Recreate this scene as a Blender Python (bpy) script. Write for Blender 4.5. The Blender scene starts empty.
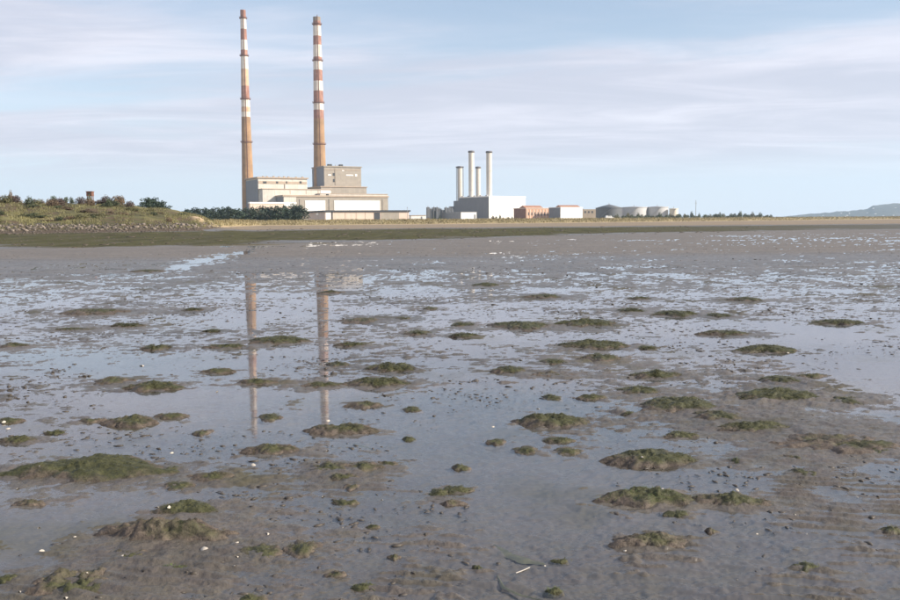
import bpy, math, random
import numpy as np
from mathutils import Matrix, Vector

R = math.radians
scene = bpy.context.scene
COL = scene.collection
rng = np.random.default_rng(7)
random.seed(7)

# ------------------------------------------------------------------ camera
EYE = 1.6
FPX = 883.0                       # focal length in pixels of a 900 px wide picture
PITCH, ROLL = R(5.05), R(-0.45)
cam = bpy.data.cameras.new('camera')
cam.sensor_width = 36.0
cam.lens = FPX / 900 * 36.0
cam.clip_start = 0.1
cam.clip_end = 20000
cam_ob = bpy.data.objects.new('camera', cam)
COL.objects.link(cam_ob)
CM = Matrix.Rotation(math.pi / 2 - PITCH, 4, 'X') @ Matrix.Rotation(ROLL, 4, 'Z')
cam_ob.matrix_world = Matrix.Translation((0, 0, EYE)) @ CM
scene.camera = cam_ob

# ------------------------------------------------------------------ light
SUN_AZ, SUN_EL = R(105), R(27)     # azimuth clockwise from +Y
wd = bpy.data.worlds.new('World')
scene.world = wd
wd.use_nodes = True
nt = wd.node_tree
nt.nodes.clear()


def N(tree, typ, **kw):
    n = tree.nodes.new(typ)
    for k, v in kw.items():
        if k == 'inp':
            for kk, vv in v.items():
                n.inputs[kk].default_value = vv
        else:
            setattr(n, k, v)
    return n


def mathn(tree, op, a, b=None, clamp=False):
    n = tree.nodes.new('ShaderNodeMath')
    n.operation = op
    n.use_clamp = clamp
    for i, v in enumerate((a, b)):
        if v is None:
            continue
        if isinstance(v, (int, float)):
            n.inputs[i].default_value = v
        else:
            tree.links.new(v, n.inputs[i])
    return n.outputs[0]


def ramp(tree, fac, stops, mode='LINEAR'):
    n = tree.nodes.new('ShaderNodeValToRGB')
    cr = n.color_ramp
    cr.interpolation = mode
    while len(cr.elements) < len(stops):
        cr.elements.new(0.5)
    for e, (p, c) in zip(cr.elements, stops):
        e.position = p
        e.color = c if len(c) == 4 else (*c, 1)
    tree.links.new(fac, n.inputs[0])
    return n.outputs[0]


def g(v):
    return (v, v, v, 1)


def mixc(tree, fac, a, b, mode='MIX'):
    n = tree.nodes.new('ShaderNodeMix')
    n.data_type = 'RGBA'
    n.blend_type = mode
    for s, v in ((n.inputs[0], fac), (n.inputs[6], a), (n.inputs[7], b)):
        if isinstance(v, (int, float)):
            s.default_value = v
        elif isinstance(v, tuple):
            s.default_value = v if len(v) == 4 else (*v, 1)
        else:
            tree.links.new(v, s)
    return n.outputs[2]


sky = N(nt, 'ShaderNodeTexSky', sky_type='NISHITA', sun_disc=False)
sky.sun_elevation = SUN_EL
sky.sun_rotation = SUN_AZ
sky.air_density = 1.0
sky.dust_density = 0.25
sky.ozone_density = 2.2
tc = N(nt, 'ShaderNodeTexCoord')
sep = N(nt, 'ShaderNodeSeparateXYZ')
nt.links.new(tc.outputs['Generated'], sep.inputs[0])
zz = mathn(nt, 'MAXIMUM', sep.outputs[2], 0.0)
den = mathn(nt, 'ADD', zz, 0.06)
cx = mathn(nt, 'DIVIDE', sep.outputs[0], den)
cy = mathn(nt, 'DIVIDE', sep.outputs[1], den)
cmb = N(nt, 'ShaderNodeCombineXYZ')
nt.links.new(cx, cmb.inputs[0])
nt.links.new(cy, cmb.inputs[1])


def cloud_noise(scale, rot, sc, loc, detail, dist, rough=0.55):
    mp = N(nt, 'ShaderNodeMapping')
    mp.inputs['Rotation'].default_value = (0, 0, R(rot))
    mp.inputs['Scale'].default_value = sc
    mp.inputs['Location'].default_value = loc
    nt.links.new(cmb.outputs[0], mp.inputs[0])
    nz = N(nt, 'ShaderNodeTexNoise', inp={'Scale': scale, 'Detail': detail, 'Distortion': dist, 'Roughness': rough})
    nt.links.new(mp.outputs[0], nz.inputs['Vector'])
    return nz.outputs[0]


c1 = cloud_noise(0.36, 10, (0.55, 1.0, 1), (15.9, 8.2, 0), 6, 0.6)      # broad veil
c2 = cloud_noise(1.1, -8, (0.5, 1.2, 1), (7.1, 0.3, 0), 7, 0.9, 0.6)   # streaks
veil = ramp(nt, c1, [(0.36, g(0.06)), (0.51, g(1.0))], 'EASE')
strk = ramp(nt, c2, [(0.34, g(0.0)), (0.78, g(1.0))], 'EASE')
cm = mathn(nt, 'ADD', mathn(nt, 'MULTIPLY', veil, 0.86), mathn(nt, 'MULTIPLY', strk, 0.24), True)
lowf = ramp(nt, zz, [(0.035, g(0.0)), (0.085, g(1.0))], 'EASE')           # the cloud sheet ends above the skyline
cm = mathn(nt, 'MULTIPLY', cm, lowf)
cm = mathn(nt, 'MULTIPLY', cm, 0.95)
ccol = mixc(nt, strk, (4.75, 4.8, 5.6, 1), (6.4, 6.45, 7.2, 1))
# a thin high film takes the edge off the blue everywhere
thin = mixc(nt, ramp(nt, zz, [(0.0, g(0.94)), (0.06, g(0.84)), (0.16, g(0.34)), (0.4, g(0.15))]), sky.outputs[0], (5.65, 6.3, 7.2, 1))
skc = mixc(nt, cm, thin, ccol)
bg = N(nt, 'ShaderNodeBackground', inp={'Strength': 0.10})
nt.links.new(skc, bg.inputs[0])
wo = N(nt, 'ShaderNodeOutputWorld')
nt.links.new(bg.outputs[0], wo.inputs[0])

sun = bpy.data.lights.new('sun', 'SUN')
sun.energy = 5.0
sun.angle = R(0.6)
sun.color = (1.0, 0.90, 0.76)
sun_ob = bpy.data.objects.new('sun', sun)
COL.objects.link(sun_ob)
sdir = Vector((math.sin(SUN_AZ) * math.cos(SUN_EL), math.cos(SUN_AZ) * math.cos(SUN_EL), math.sin(SUN_EL)))
sun_ob.rotation_euler = sdir.to_track_quat('Z', 'Y').to_euler()
sun_ob.location = (60, -40, 60)

scene.view_settings.view_transform = 'Standard'
scene.view_settings.look = 'None'
scene.view_settings.exposure = 0.54
scene.view_settings.gamma = 1.0
scene.cycles.use_denoising = True
scene.cycles.max_bounces = 6
scene.cycles.transparent_max_bounces = 12
scene.cycles.volume_bounces = 1
scene.cycles.sample_clamp_indirect = 8

# ------------------------------------------------------------------ geometry helpers
CM3 = np.array(CM.to_3x3())


def ray(px, py):
    """world direction through a point of the 900x600 photograph"""
    d = CM3 @ np.array(((px - 450) / FPX, (300 - py) / FPX, -1.0))
    return d / d[1]


def at(px, py, Y):
    d = ray(px, py)
    return (d[0] * Y, Y, EYE + d[2] * Y)


def water_z(Y):
    return np.where(Y < 60, -0.0035 * Y, -0.21)


def on_mud(px, py):
    """the point of the mud flat seen at a place in the photograph"""
    d = ray(px, py)
    z = 0.0
    for _ in range(12):
        Y = (z - EYE) / d[2]
        z = float(water_z(np.float64(Y)))
    return d[0] * Y, Y, z


def lerp(a, b, t):
    return a + (b - a) * t


def sstep(a, b, x):
    t = np.clip((x - a) / (b - a), 0, 1)
    return t * t * (3 - 2 * t)


PERM = rng.permutation(4096)
GX = np.cos(np.arange(4096) * 2.399963)
GY = np.sin(np.arange(4096) * 2.399963)


def pnoise(x, y):
    xi = np.floor(x).astype(np.int64)
    yi = np.floor(y).astype(np.int64)
    xf = x - xi
    yf = y - yi
    u = xf * xf * xf * (xf * (xf * 6 - 15) + 10)
    v = yf * yf * yf * (yf * (yf * 6 - 15) + 10)

    def gr(ix, iy, dx, dy):
        h = PERM[(PERM[ix & 4095] + iy) & 4095]
        return GX[h] * dx + GY[h] * dy
    a = gr(xi, yi, xf, yf)
    b = gr(xi + 1, yi, xf - 1, yf)
    c = gr(xi, yi + 1, xf, yf - 1)
    d = gr(xi + 1, yi + 1, xf - 1, yf - 1)
    return 1.5 * lerp(lerp(a, b, u), lerp(c, d, u), v)


def fbm(x, y, octv=4, gain=0.5):
    s = 0
    a = 1
    for i in range(octv):
        s = s + a * pnoise(x + i * 17.3, y + i * 9.1)
        x, y, a = x * 2.03, y * 2.03, a * gain
    return s


def mesh_np(name, verts, faces, smooth=True):
    """verts (n,3); faces (m,3) or (m,4)"""
    me = bpy.data.meshes.new(name)
    verts = np.asarray(verts, dtype=np.float32)
    faces = np.asarray(faces, dtype=np.int32)
    k = faces.shape[1]
    me.vertices.add(len(verts))
    me.vertices.foreach_set('co', verts.ravel())
    me.loops.add(faces.size)
    me.loops.foreach_set('vertex_index', faces.ravel())
    me.polygons.add(len(faces))
    me.polygons.foreach_set('loop_start', np.arange(0, faces.size, k, dtype=np.int32))
    if smooth:
        me.polygons.foreach_set('use_smooth', np.ones(len(faces), dtype=bool))
    me.update(calc_edges=True)
    return me


def grid_faces(nr, nc, wrap=False):
    i = np.arange(nr - 1)[:, None] * nc
    if wrap:
        j = np.arange(nc)[None, :]
        jn = (j + 1) % nc
    else:
        j = np.arange(nc - 1)[None, :]
        jn = j + 1
    return np.stack([i + j, i + jn, i + nc + jn, i + nc + j], -1).reshape(-1, 4)


class MB:
    """collects shapes, links them as one mesh object"""

    def __init__(self):
        self.v = []
        self.f = []

    def box(self, x0, x1, y0, y1, z0, z1):
        b = len(self.v)
        self.v += [(x0, y0, z0), (x1, y0, z0), (x1, y1, z0), (x0, y1, z0),
                   (x0, y0, z1), (x1, y0, z1), (x1, y1, z1), (x0, y1, z1)]
        for q in ((0, 3, 2, 1), (4, 5, 6, 7), (0, 1, 5, 4), (1, 2, 6, 5), (2, 3, 7, 6), (3, 0, 4, 7)):
            self.f.append(tuple(b + i for i in q))
        return self

    def lathe(self, prof, n=32, cx=0, cy=0, cap=True):
        b = len(self.v)
        for r, z in prof:
            for i in range(n):
                a = 2 * math.pi * i / n
                self.v.append((cx + r * math.cos(a), cy + r * math.sin(a), z))
        for k in range(len(prof) - 1):
            for i in range(n):
                j = (i + 1) % n
                self.f.append((b + k * n + i, b + k * n + j, b + (k + 1) * n + j, b + (k + 1) * n + i))
        if cap:
            self.f.append(tuple(b + (len(prof) - 1) * n + i for i in range(n)))
            self.f.append(tuple(b + n - 1 - i for i in range(n)))
        return self

    def poly(self, pts, faces):
        b = len(self.v)
        self.v += list(pts)
        self.f += [tuple(b + i for i in q) for q in faces]
        return self

    def gable(self, x0, x1, y0, y1, z0, zr):
        """pitched roof, ridge along x"""
        ym = (y0 + y1) / 2
        return self.poly([(x0, y0, z0), (x1, y0, z0), (x1, y1, z0), (x0, y1, z0), (x0, ym, zr), (x1, ym, zr)],
                         [(0, 1, 5, 4), (2, 3, 4, 5), (0, 4, 3), (1, 2, 5), (0, 3, 2, 1)])

    def build(self, name, mat, parent=None, smooth=False):
        me = bpy.data.meshes.new(name)
        me.from_pydata(self.v, [], self.f)
        if smooth:
            for p in me.polygons:
                p.use_smooth = len(p.vertices) == 4
        me.update()
        return link(name, me, mat, parent)


def link(name, me, mat=None, parent=None, loc=None):
    o = bpy.data.objects.new(name, me)
    COL.objects.link(o)
    if mat is not None and me is not None and not me.materials:
        me.materials.append(mat)
    if parent is not None:
        o.parent = parent
    if loc is not None:
        o.location = loc
    return o


def tag(o, label=None, cat=None, group=None, kind=None):
    for k, v in (('label', label), ('category', cat), ('group', group), ('kind', kind)):
        if v:
            o[k] = v
    return o


def empty(name, loc, rz=0.0):
    o = bpy.data.objects.new(name, None)
    o.empty_display_size = 0.5
    o.location = loc
    o.rotation_euler = (0, 0, rz)
    COL.objects.link(o)
    return o


# ------------------------------------------------------------------ materials
def new_mat(name):
    m = bpy.data.materials.new(name)
    m.use_nodes = True
    t = m.node_tree
    b = t.nodes['Principled BSDF']
    return m, t, b


def bump(t, b, h, strength, dist):
    n = N(t, 'ShaderNodeBump', inp={'Strength': strength, 'Distance': dist})
    t.links.new(h, n.inputs['Height'])
    t.links.new(n.outputs[0], b.inputs['Normal'])
    return n


def noise(t, vec, scale, detail=4, rough=0.55, dist=0.0):
    n = N(t, 'ShaderNodeTexNoise', inp={'Scale': scale, 'Detail': detail, 'Roughness': rough, 'Distortion': dist})
    if vec is not None:
        t.links.new(vec, n.inputs['Vector'])
    return n.outputs[0]


def mapped(t, vec, sc, rot=(0, 0, 0)):
    n = N(t, 'ShaderNodeMapping')
    n.inputs['Scale'].default_value = sc
    n.inputs['Rotation'].default_value = rot
    t.links.new(vec, n.inputs[0])
    return n.outputs[0]


def weathered(name, col, rough=0.7, var=0.18, streak=0.25, scale=0.25, dirt=(0.10, 0.085, 0.07)):
    """painted or rendered wall: mottled, with vertical run-off streaks"""
    m, t, b = new_mat(name)
    co = N(t, 'ShaderNodeTexCoord').outputs['Object']
    n1 = noise(t, co, scale, 5)
    n2 = noise(t, mapped(t, co, (1.2, 1.2, 0.06)), scale * 3, 4)
    f1 = ramp(t, n1, [(0.3, g(1 - var)), (0.7, g(1 + var * 0.4))])
    c = mixc(t, 1.0, (*col, 1), f1, 'MULTIPLY')
    f2 = ramp(t, n2, [(0.52, g(0)), (0.75, g(streak))])
    c = mixc(t, f2, c, (*dirt, 1))
    t.links.new(c, b.inputs['Base Color'])
    b.inputs['Roughness'].default_value = rough
    return m


M = {}
M['white_wall'] = weathered('white cladding', (0.80, 0.79, 0.76), 0.6, 0.05, 0.06)
M['cream_wall'] = weathered('cream render', (0.60, 0.565, 0.50), 0.8, 0.16, 0.35, dirt=(0.30, 0.22, 0.16))
M['grey_wall'] = weathered('grey brown concrete', (0.34, 0.30, 0.25), 0.85, 0.15, 0.2)
M['grey_clad_shade'] = weathered('grey cladding and painted shade', (0.185, 0.19, 0.21), 0.6, 0.08, 0.1)  # grey of doors and rear house, also painted shade on end walls
M['tan_trim'] = weathered('tan fascia', (0.42, 0.33, 0.25), 0.8, 0.15, 0.1)
M['dark_roof'] = weathered('dark roof felt', (0.035, 0.037, 0.042), 0.8, 0.2, 0.1)
M['dark'] = weathered('dark opening', (0.03, 0.032, 0.036), 0.6, 0.1, 0.0)
M['white_panel'] = weathered('white panel', (0.84, 0.83, 0.80), 0.45, 0.04, 0.04)
M['brick'] = weathered('orange brick', (0.56, 0.34, 0.23), 0.85, 0.2, 0.15)
M['brown_and_brick_shade'] = weathered('brown and brick shade', (0.26, 0.13, 0.09), 0.85, 0.2, 0.15)  # brown of the tower trim, also painted shade on the brick side
M['rust_roof'] = weathered('rusty red roof', (0.36, 0.18, 0.11), 0.85, 0.2, 0.1)
M['pale_pink'] = weathered('pink cream render', (0.66, 0.53, 0.44), 0.85, 0.1, 0.2)
M['brown_wall'] = weathered('brown wall', (0.27, 0.22, 0.17), 0.85, 0.1, 0.2)
M['tank_dark'] = weathered('dark grey tank steel', (0.10, 0.105, 0.115), 0.6, 0.1, 0.2)
M['tank_white'] = weathered('white tank steel', (0.50, 0.50, 0.51), 0.5, 0.06, 0.12, dirt=(0.3, 0.28, 0.26))
M['tank_cream'] = weathered('cream tank steel', (0.72, 0.66, 0.54), 0.5, 0.06, 0.12)
M['stack'] = weathered('pale stack steel', (0.62, 0.57, 0.50), 0.55, 0.06, 0.12)
M['stack_cap'] = weathered('dark stack cap', (0.13, 0.12, 0.12), 0.6, 0.1, 0.1)
M['steel'] = weathered('galvanised steel', (0.30, 0.30, 0.31), 0.5, 0.1, 0.1)
M['rust'] = weathered('rust red paint', (0.20, 0.095, 0.065), 0.8, 0.2, 0.2)
M['paint_red'] = weathered('faded red paint', (0.34, 0.16, 0.11), 0.75, 0.35, 0.7, 0.25, dirt=(0.55, 0.42, 0.34))
M['paint_white'] = weathered('stained white paint', (0.74, 0.67, 0.58), 0.75, 0.15, 0.85, 0.2, dirt=(0.48, 0.26, 0.15))
M['paint_tan'] = weathered('stained tan paint', (0.60, 0.40, 0.26), 0.8, 0.2, 0.4, 0.2, dirt=(0.40, 0.16, 0.09))
M['chimney_concrete'] = weathered('brown chimney concrete', (0.38, 0.235, 0.125), 0.85, 0.3, 0.4, 0.12, dirt=(0.27, 0.13, 0.07))
M['car_white'] = weathered('white car paint', (0.8, 0.8, 0.8), 0.3, 0.02, 0.0)
M['glass'] = weathered('dark glass', (0.03, 0.035, 0.04), 0.15, 0.02, 0.0)
M['rubber'] = weathered('black rubber', (0.02, 0.02, 0.02), 0.8, 0.02, 0.0)
M['bark'] = weathered('bark', (0.07, 0.05, 0.035), 0.9, 0.2, 0.2)


def leaf_mat(name, c0, c1, scale=1.2):
    m, t, b = new_mat(name)
    co = N(t, 'ShaderNodeTexCoord').outputs['Object']
    oi = N(t, 'ShaderNodeObjectInfo')
    n1 = noise(t, co, scale, 4, 0.6)
    c = mixc(t, ramp(t, n1, [(0.3, g(0)), (0.7, g(1))]), (*c0, 1), (*c1, 1))
    v = ramp(t, oi.outputs['Random'], [(0, g(0.75)), (1, g(1.25))])
    c = mixc(t, 1.0, c, v, 'MULTIPLY')
    t.links.new(c, b.inputs['Base Color'])
    b.inputs['Roughness'].default_value = 0.65
    return m


M['pine'] = leaf_mat('pine needles', (0.018, 0.034, 0.022), (0.038, 0.062, 0.034))
M['bush_green'] = leaf_mat('dark green leaves', (0.045, 0.062, 0.025), (0.085, 0.10, 0.04))
M['bush_olive'] = leaf_mat('olive leaves', (0.085, 0.085, 0.033), (0.15, 0.135, 0.05))
M['bush_brown'] = leaf_mat('autumn brown leaves', (0.11, 0.072, 0.045), (0.17, 0.12, 0.065))
M['bush_plum'] = leaf_mat('dull plum twigs', (0.085, 0.058, 0.052), (0.13, 0.09, 0.07))
M['grass_dry'] = leaf_mat('dry dune grass', (0.24, 0.19, 0.09), (0.36, 0.30, 0.15), 0.05)
M['grass_green'] = leaf_mat('rough grass', (0.085, 0.080, 0.034), (0.21, 0.19, 0.08), 0.10)


def mud_material():
    m, t, b = new_mat('wet mud')
    co = N(t, 'ShaderNodeTexCoord').outputs['Object']
    n0 = noise(t, mapped(t, co, (0.6, 1, 1)), 0.55, 5)
    n1 = noise(t, co, 5.0, 5, 0.6)
    n2 = noise(t, co, 34.0, 4, 0.65)
    c = mixc(t, ramp(t, n0, [(0.35, g(0)), (0.65, g(1))]), (0.076, 0.066, 0.059, 1), (0.122, 0.104, 0.092, 1))
    c = mixc(t, ramp(t, n1, [(0.35, g(0.35)), (0.6, g(0))]), c, (0.095, 0.088, 0.055, 1))
    c = mixc(t, ramp(t, n2, [(0.3, g(0.3)), (0.5, g(0.0))]), c, (0.07, 0.06, 0.048, 1))
    # green weed growing on the flat, and bare sand near the high water line
    aw = N(t, 'ShaderNodeAttribute', attribute_name='weed').outputs['Fac']
    n3 = noise(t, mapped(t, co, (0.8, 0.2, 1)), 0.25, 5, 0.65)
    wf = mathn(t, 'MULTIPLY', aw, ramp(t, n3, [(0.30, g(0.5)), (0.52, g(1))]), True)
    n4 = noise(t, mapped(t, co, (1.0, 0.16, 1)), 0.55, 6, 0.75)
    wc = mixc(t, ramp(t, n4, [(0.32, g(0)), (0.66, g(1))]), (0.036, 0.036, 0.015, 1), (0.098, 0.092, 0.044, 1))
    wc = mixc(t, ramp(t, n4, [(0.66, g(0)), (0.72, g(.7))]), wc, (0.22, 0.19, 0.15, 1))
    c = mixc(t, wf, c, wc)
    as_ = N(t, 'ShaderNodeAttribute', attribute_name='sand').outputs['Fac']
    c = mixc(t, as_, c, mixc(t, n0, (0.20, 0.158, 0.115, 1), (0.29, 0.235, 0.172, 1)))
    t.links.new(c, b.inputs['Base Color'])
    dry = mathn(t, 'MAXIMUM', aw, as_, True)
    rr = ramp(t, n1, [(0.3, g(0.30)), (0.7, g(0.48))])
    ah = N(t, 'ShaderNodeAttribute', attribute_name='above').outputs['Fac']      # how far it stands out of the water
    drain = ramp(t, mathn(t, 'ADD', ah, mathn(t, 'MULTIPLY', mathn(t, 'SUBTRACT', n1, 0.5), 0.5)), [(0.02, g(0)), (0.40, g(1))])
    rr = mixc(t, drain, g(0.22), rr)
    rr = mixc(t, dry, rr, g(0.9))
    t.links.new(mathn(t, 'SUBTRACT', 0.5, mathn(t, 'MULTIPLY', dry, 0.42)), b.inputs['Specular IOR Level'])
    t.links.new(rr, b.inputs['Roughness'])
    b.inputs['IOR'].default_value = 1.36
    hb = mathn(t, 'ADD', mathn(t, 'MULTIPLY', n1, 0.6), mathn(t, 'MULTIPLY', n2, 0.5))
    bn = bump(t, b, hb, 0.8, 0.022)
    t.links.new(mathn(t, 'ADD', 0.10, mathn(t, 'MULTIPLY', drain, 0.70)), bn.inputs['Strength'])
    return m


def water_material():
    m = bpy.data.materials.new('shallow water')
    m.use_nodes = True
    t = m.node_tree
    t.nodes.clear()
    co = N(t, 'ShaderNodeTexCoord').outputs['Object']
    n1 = noise(t, mapped(t, co, (0.8, 1.6, 1)), 7.0, 3, 0.5)
    n2 = noise(t, mapped(t, co, (1, 2.0, 1)), 0.9, 3, 0.5)
    h = mathn(t, 'ADD', mathn(t, 'MULTIPLY', n1, 0.35), n2)
    bp = N(t, 'ShaderNodeBump', inp={'Strength': 0.15, 'Distance': 0.006})
    t.links.new(h, bp.inputs['Height'])
    gl = N(t, 'ShaderNodeBsdfGlossy', inp={'Roughness': 0.045, 'Color': (0.82, 0.82, 0.85, 1)})
    t.links.new(bp.outputs[0], gl.inputs['Normal'])
    tr = N(t, 'ShaderNodeBsdfTransparent', inp={'Color': (0.94, 0.94, 0.93, 1)})
    lw = N(t, 'ShaderNodeLayerWeight', inp={'Blend': 0.5})
    t.links.new(bp.outputs[0], lw.inputs['Normal'])
    fres = mathn(t, 'ADD', 0.022, mathn(t, 'MULTIPLY', mathn(t, 'POWER', lw.outputs['Facing'], 5.0), 0.978), True)
    mx = N(t, 'ShaderNodeMixShader')
    t.links.new(fres, mx.inputs[0])
    t.links.new(tr.outputs[0], mx.inputs[1])
    t.links.new(gl.outputs[0], mx.inputs[2])
    out = N(t, 'ShaderNodeOutputMaterial')
    t.links.new(mx.outputs[0], out.inputs[0])
    return m


def mound_material():
    m, t, b = new_mat('weedy mud mound')
    co = N(t, 'ShaderNodeTexCoord').outputs['Object']
    oi = N(t, 'ShaderNodeObjectInfo')
    sp = N(t, 'ShaderNodeSeparateColor')
    t.links.new(oi.outputs['Color'], sp.inputs[0])
    gr_ = sp.outputs[0]
    wet = N(t, 'ShaderNodeAttribute', attribute_name='crest').outputs['Fac']
    n0 = noise(t, co, 5.0, 5, 0.6)
    n1 = noise(t, co, 26.0, 5, 0.65)
    n2 = noise(t, co, 90.0, 3, 0.6)
    mud = mixc(t, ramp(t, n1, [(0.35, g(0)), (0.65, g(1))]), (0.064, 0.050, 0.039, 1), (0.128, 0.101, 0.080, 1))
    weed = mixc(t, ramp(t, n1, [(0.3, g(0)), (0.7, g(1))]), (0.023, 0.027, 0.011, 1), (0.078, 0.078, 0.033, 1))
    f = mathn(t, 'ADD', mathn(t, 'MULTIPLY', gr_, 0.9), mathn(t, 'SUBTRACT', mathn(t, 'MULTIPLY', wet, 1.0), 0.28))
    f = mathn(t, 'ADD', f, mathn(t, 'MULTIPLY', mathn(t, 'SUBTRACT', n0, 0.5), 2.0))
    f = ramp(t, f, [(0.50, g(0)), (0.95, g(1))])
    c = mixc(t, f, mud, weed)
    c = mixc(t, ramp(t, n2, [(0.3, g(0.45)), (0.5, g(0))]), c, (0.035, 0.030, 0.022, 1))
    t.links.new(c, b.inputs['Base Color'])
    t.links.new(ramp(t, n1, [(0.3, g(0.45)), (0.7, g(0.75))]), b.inputs['Roughness'])
    b.inputs['IOR'].default_value = 1.36
    hb = mathn(t, 'ADD', n1, mathn(t, 'MULTIPLY', n2, 0.5))
    bump(t, b, hb, 0.7, 0.012)
    return m


def weed_material():
    m, t, b = new_mat('filament weed')
    co = N(t, 'ShaderNodeTexCoord').outputs['Object']
    oi = N(t, 'ShaderNodeObjectInfo')
    sp = N(t, 'ShaderNodeSeparateColor')
    t.links.new(oi.outputs['Color'], sp.inputs[0])
    n1 = noise(t, co, 18.0, 4, 0.6)
    c = mixc(t, ramp(t, n1, [(0.3, g(0)), (0.7, g(1))]), (0.038, 0.041, 0.017, 1), (0.104, 0.098, 0.042, 1))
    c = mixc(t, sp.outputs[1], c, (0.10, 0.155, 0.022, 1))
    t.links.new(c, b.inputs['Base Color'])
    b.inputs['Roughness'].default_value = 0.5
    return m


M['mud'] = mud_material()
M['water'] = water_material()
M['mound'] = mound_material()
M['weed'] = weed_material()


def land_material():
    m, t, b = new_mat('shore land')
    co = N(t, 'ShaderNodeTexCoord').outputs['Object']
    n0 = noise(t, mapped(t, co, (0.5, 1, 1)), 0.09, 5, 0.6)
    n1 = noise(t, co, 0.5, 5, 0.65)
    n2 = noise(t, mapped(t, co, (0.4, 1, 2.5)), 0.22, 5, 0.6)
    dry = mixc(t, n1, (0.22, 0.165, 0.085, 1), (0.40, 0.33, 0.18, 1))
    bank = mixc(t, ramp(t, n0, [(0.38, g(0)), (0.60, g(1))]), (0.062, 0.060, 0.028, 1), (0.165, 0.150, 0.066, 1))
    bank = mixc(t, ramp(t, n2, [(0.48, g(0)), (0.60, g(0.9))]), bank, (0.115, 0.080, 0.052, 1))
    bank = mixc(t, ramp(t, n1, [(0.32, g(0.6)), (0.48, g(0))]), bank, (0.055, 0.055, 0.026, 1))
    ab = N(t, 'ShaderNodeAttribute', attribute_name='bank').outputs['Fac']
    c = mixc(t, ab, dry, bank)
    asd = N(t, 'ShaderNodeAttribute', attribute_name='sand').outputs['Fac']
    c = mixc(t, asd, c, mixc(t, n1, (0.38, 0.27, 0.17, 1), (0.55, 0.42, 0.28, 1)))
    ast = N(t, 'ShaderNodeAttribute', attribute_name='stain').outputs['Fac']
    c = mixc(t, ast, c, (0.085, 0.066, 0.05, 1))
    t.links.new(c, b.inputs['Base Color'])
    b.inputs['Roughness'].default_value = 0.95
    b.inputs['Specular IOR Level'].default_value = 0.15
    bump(t, b, n1, 0.6, 0.4)
    return m


M['land'] = land_material()

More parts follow.
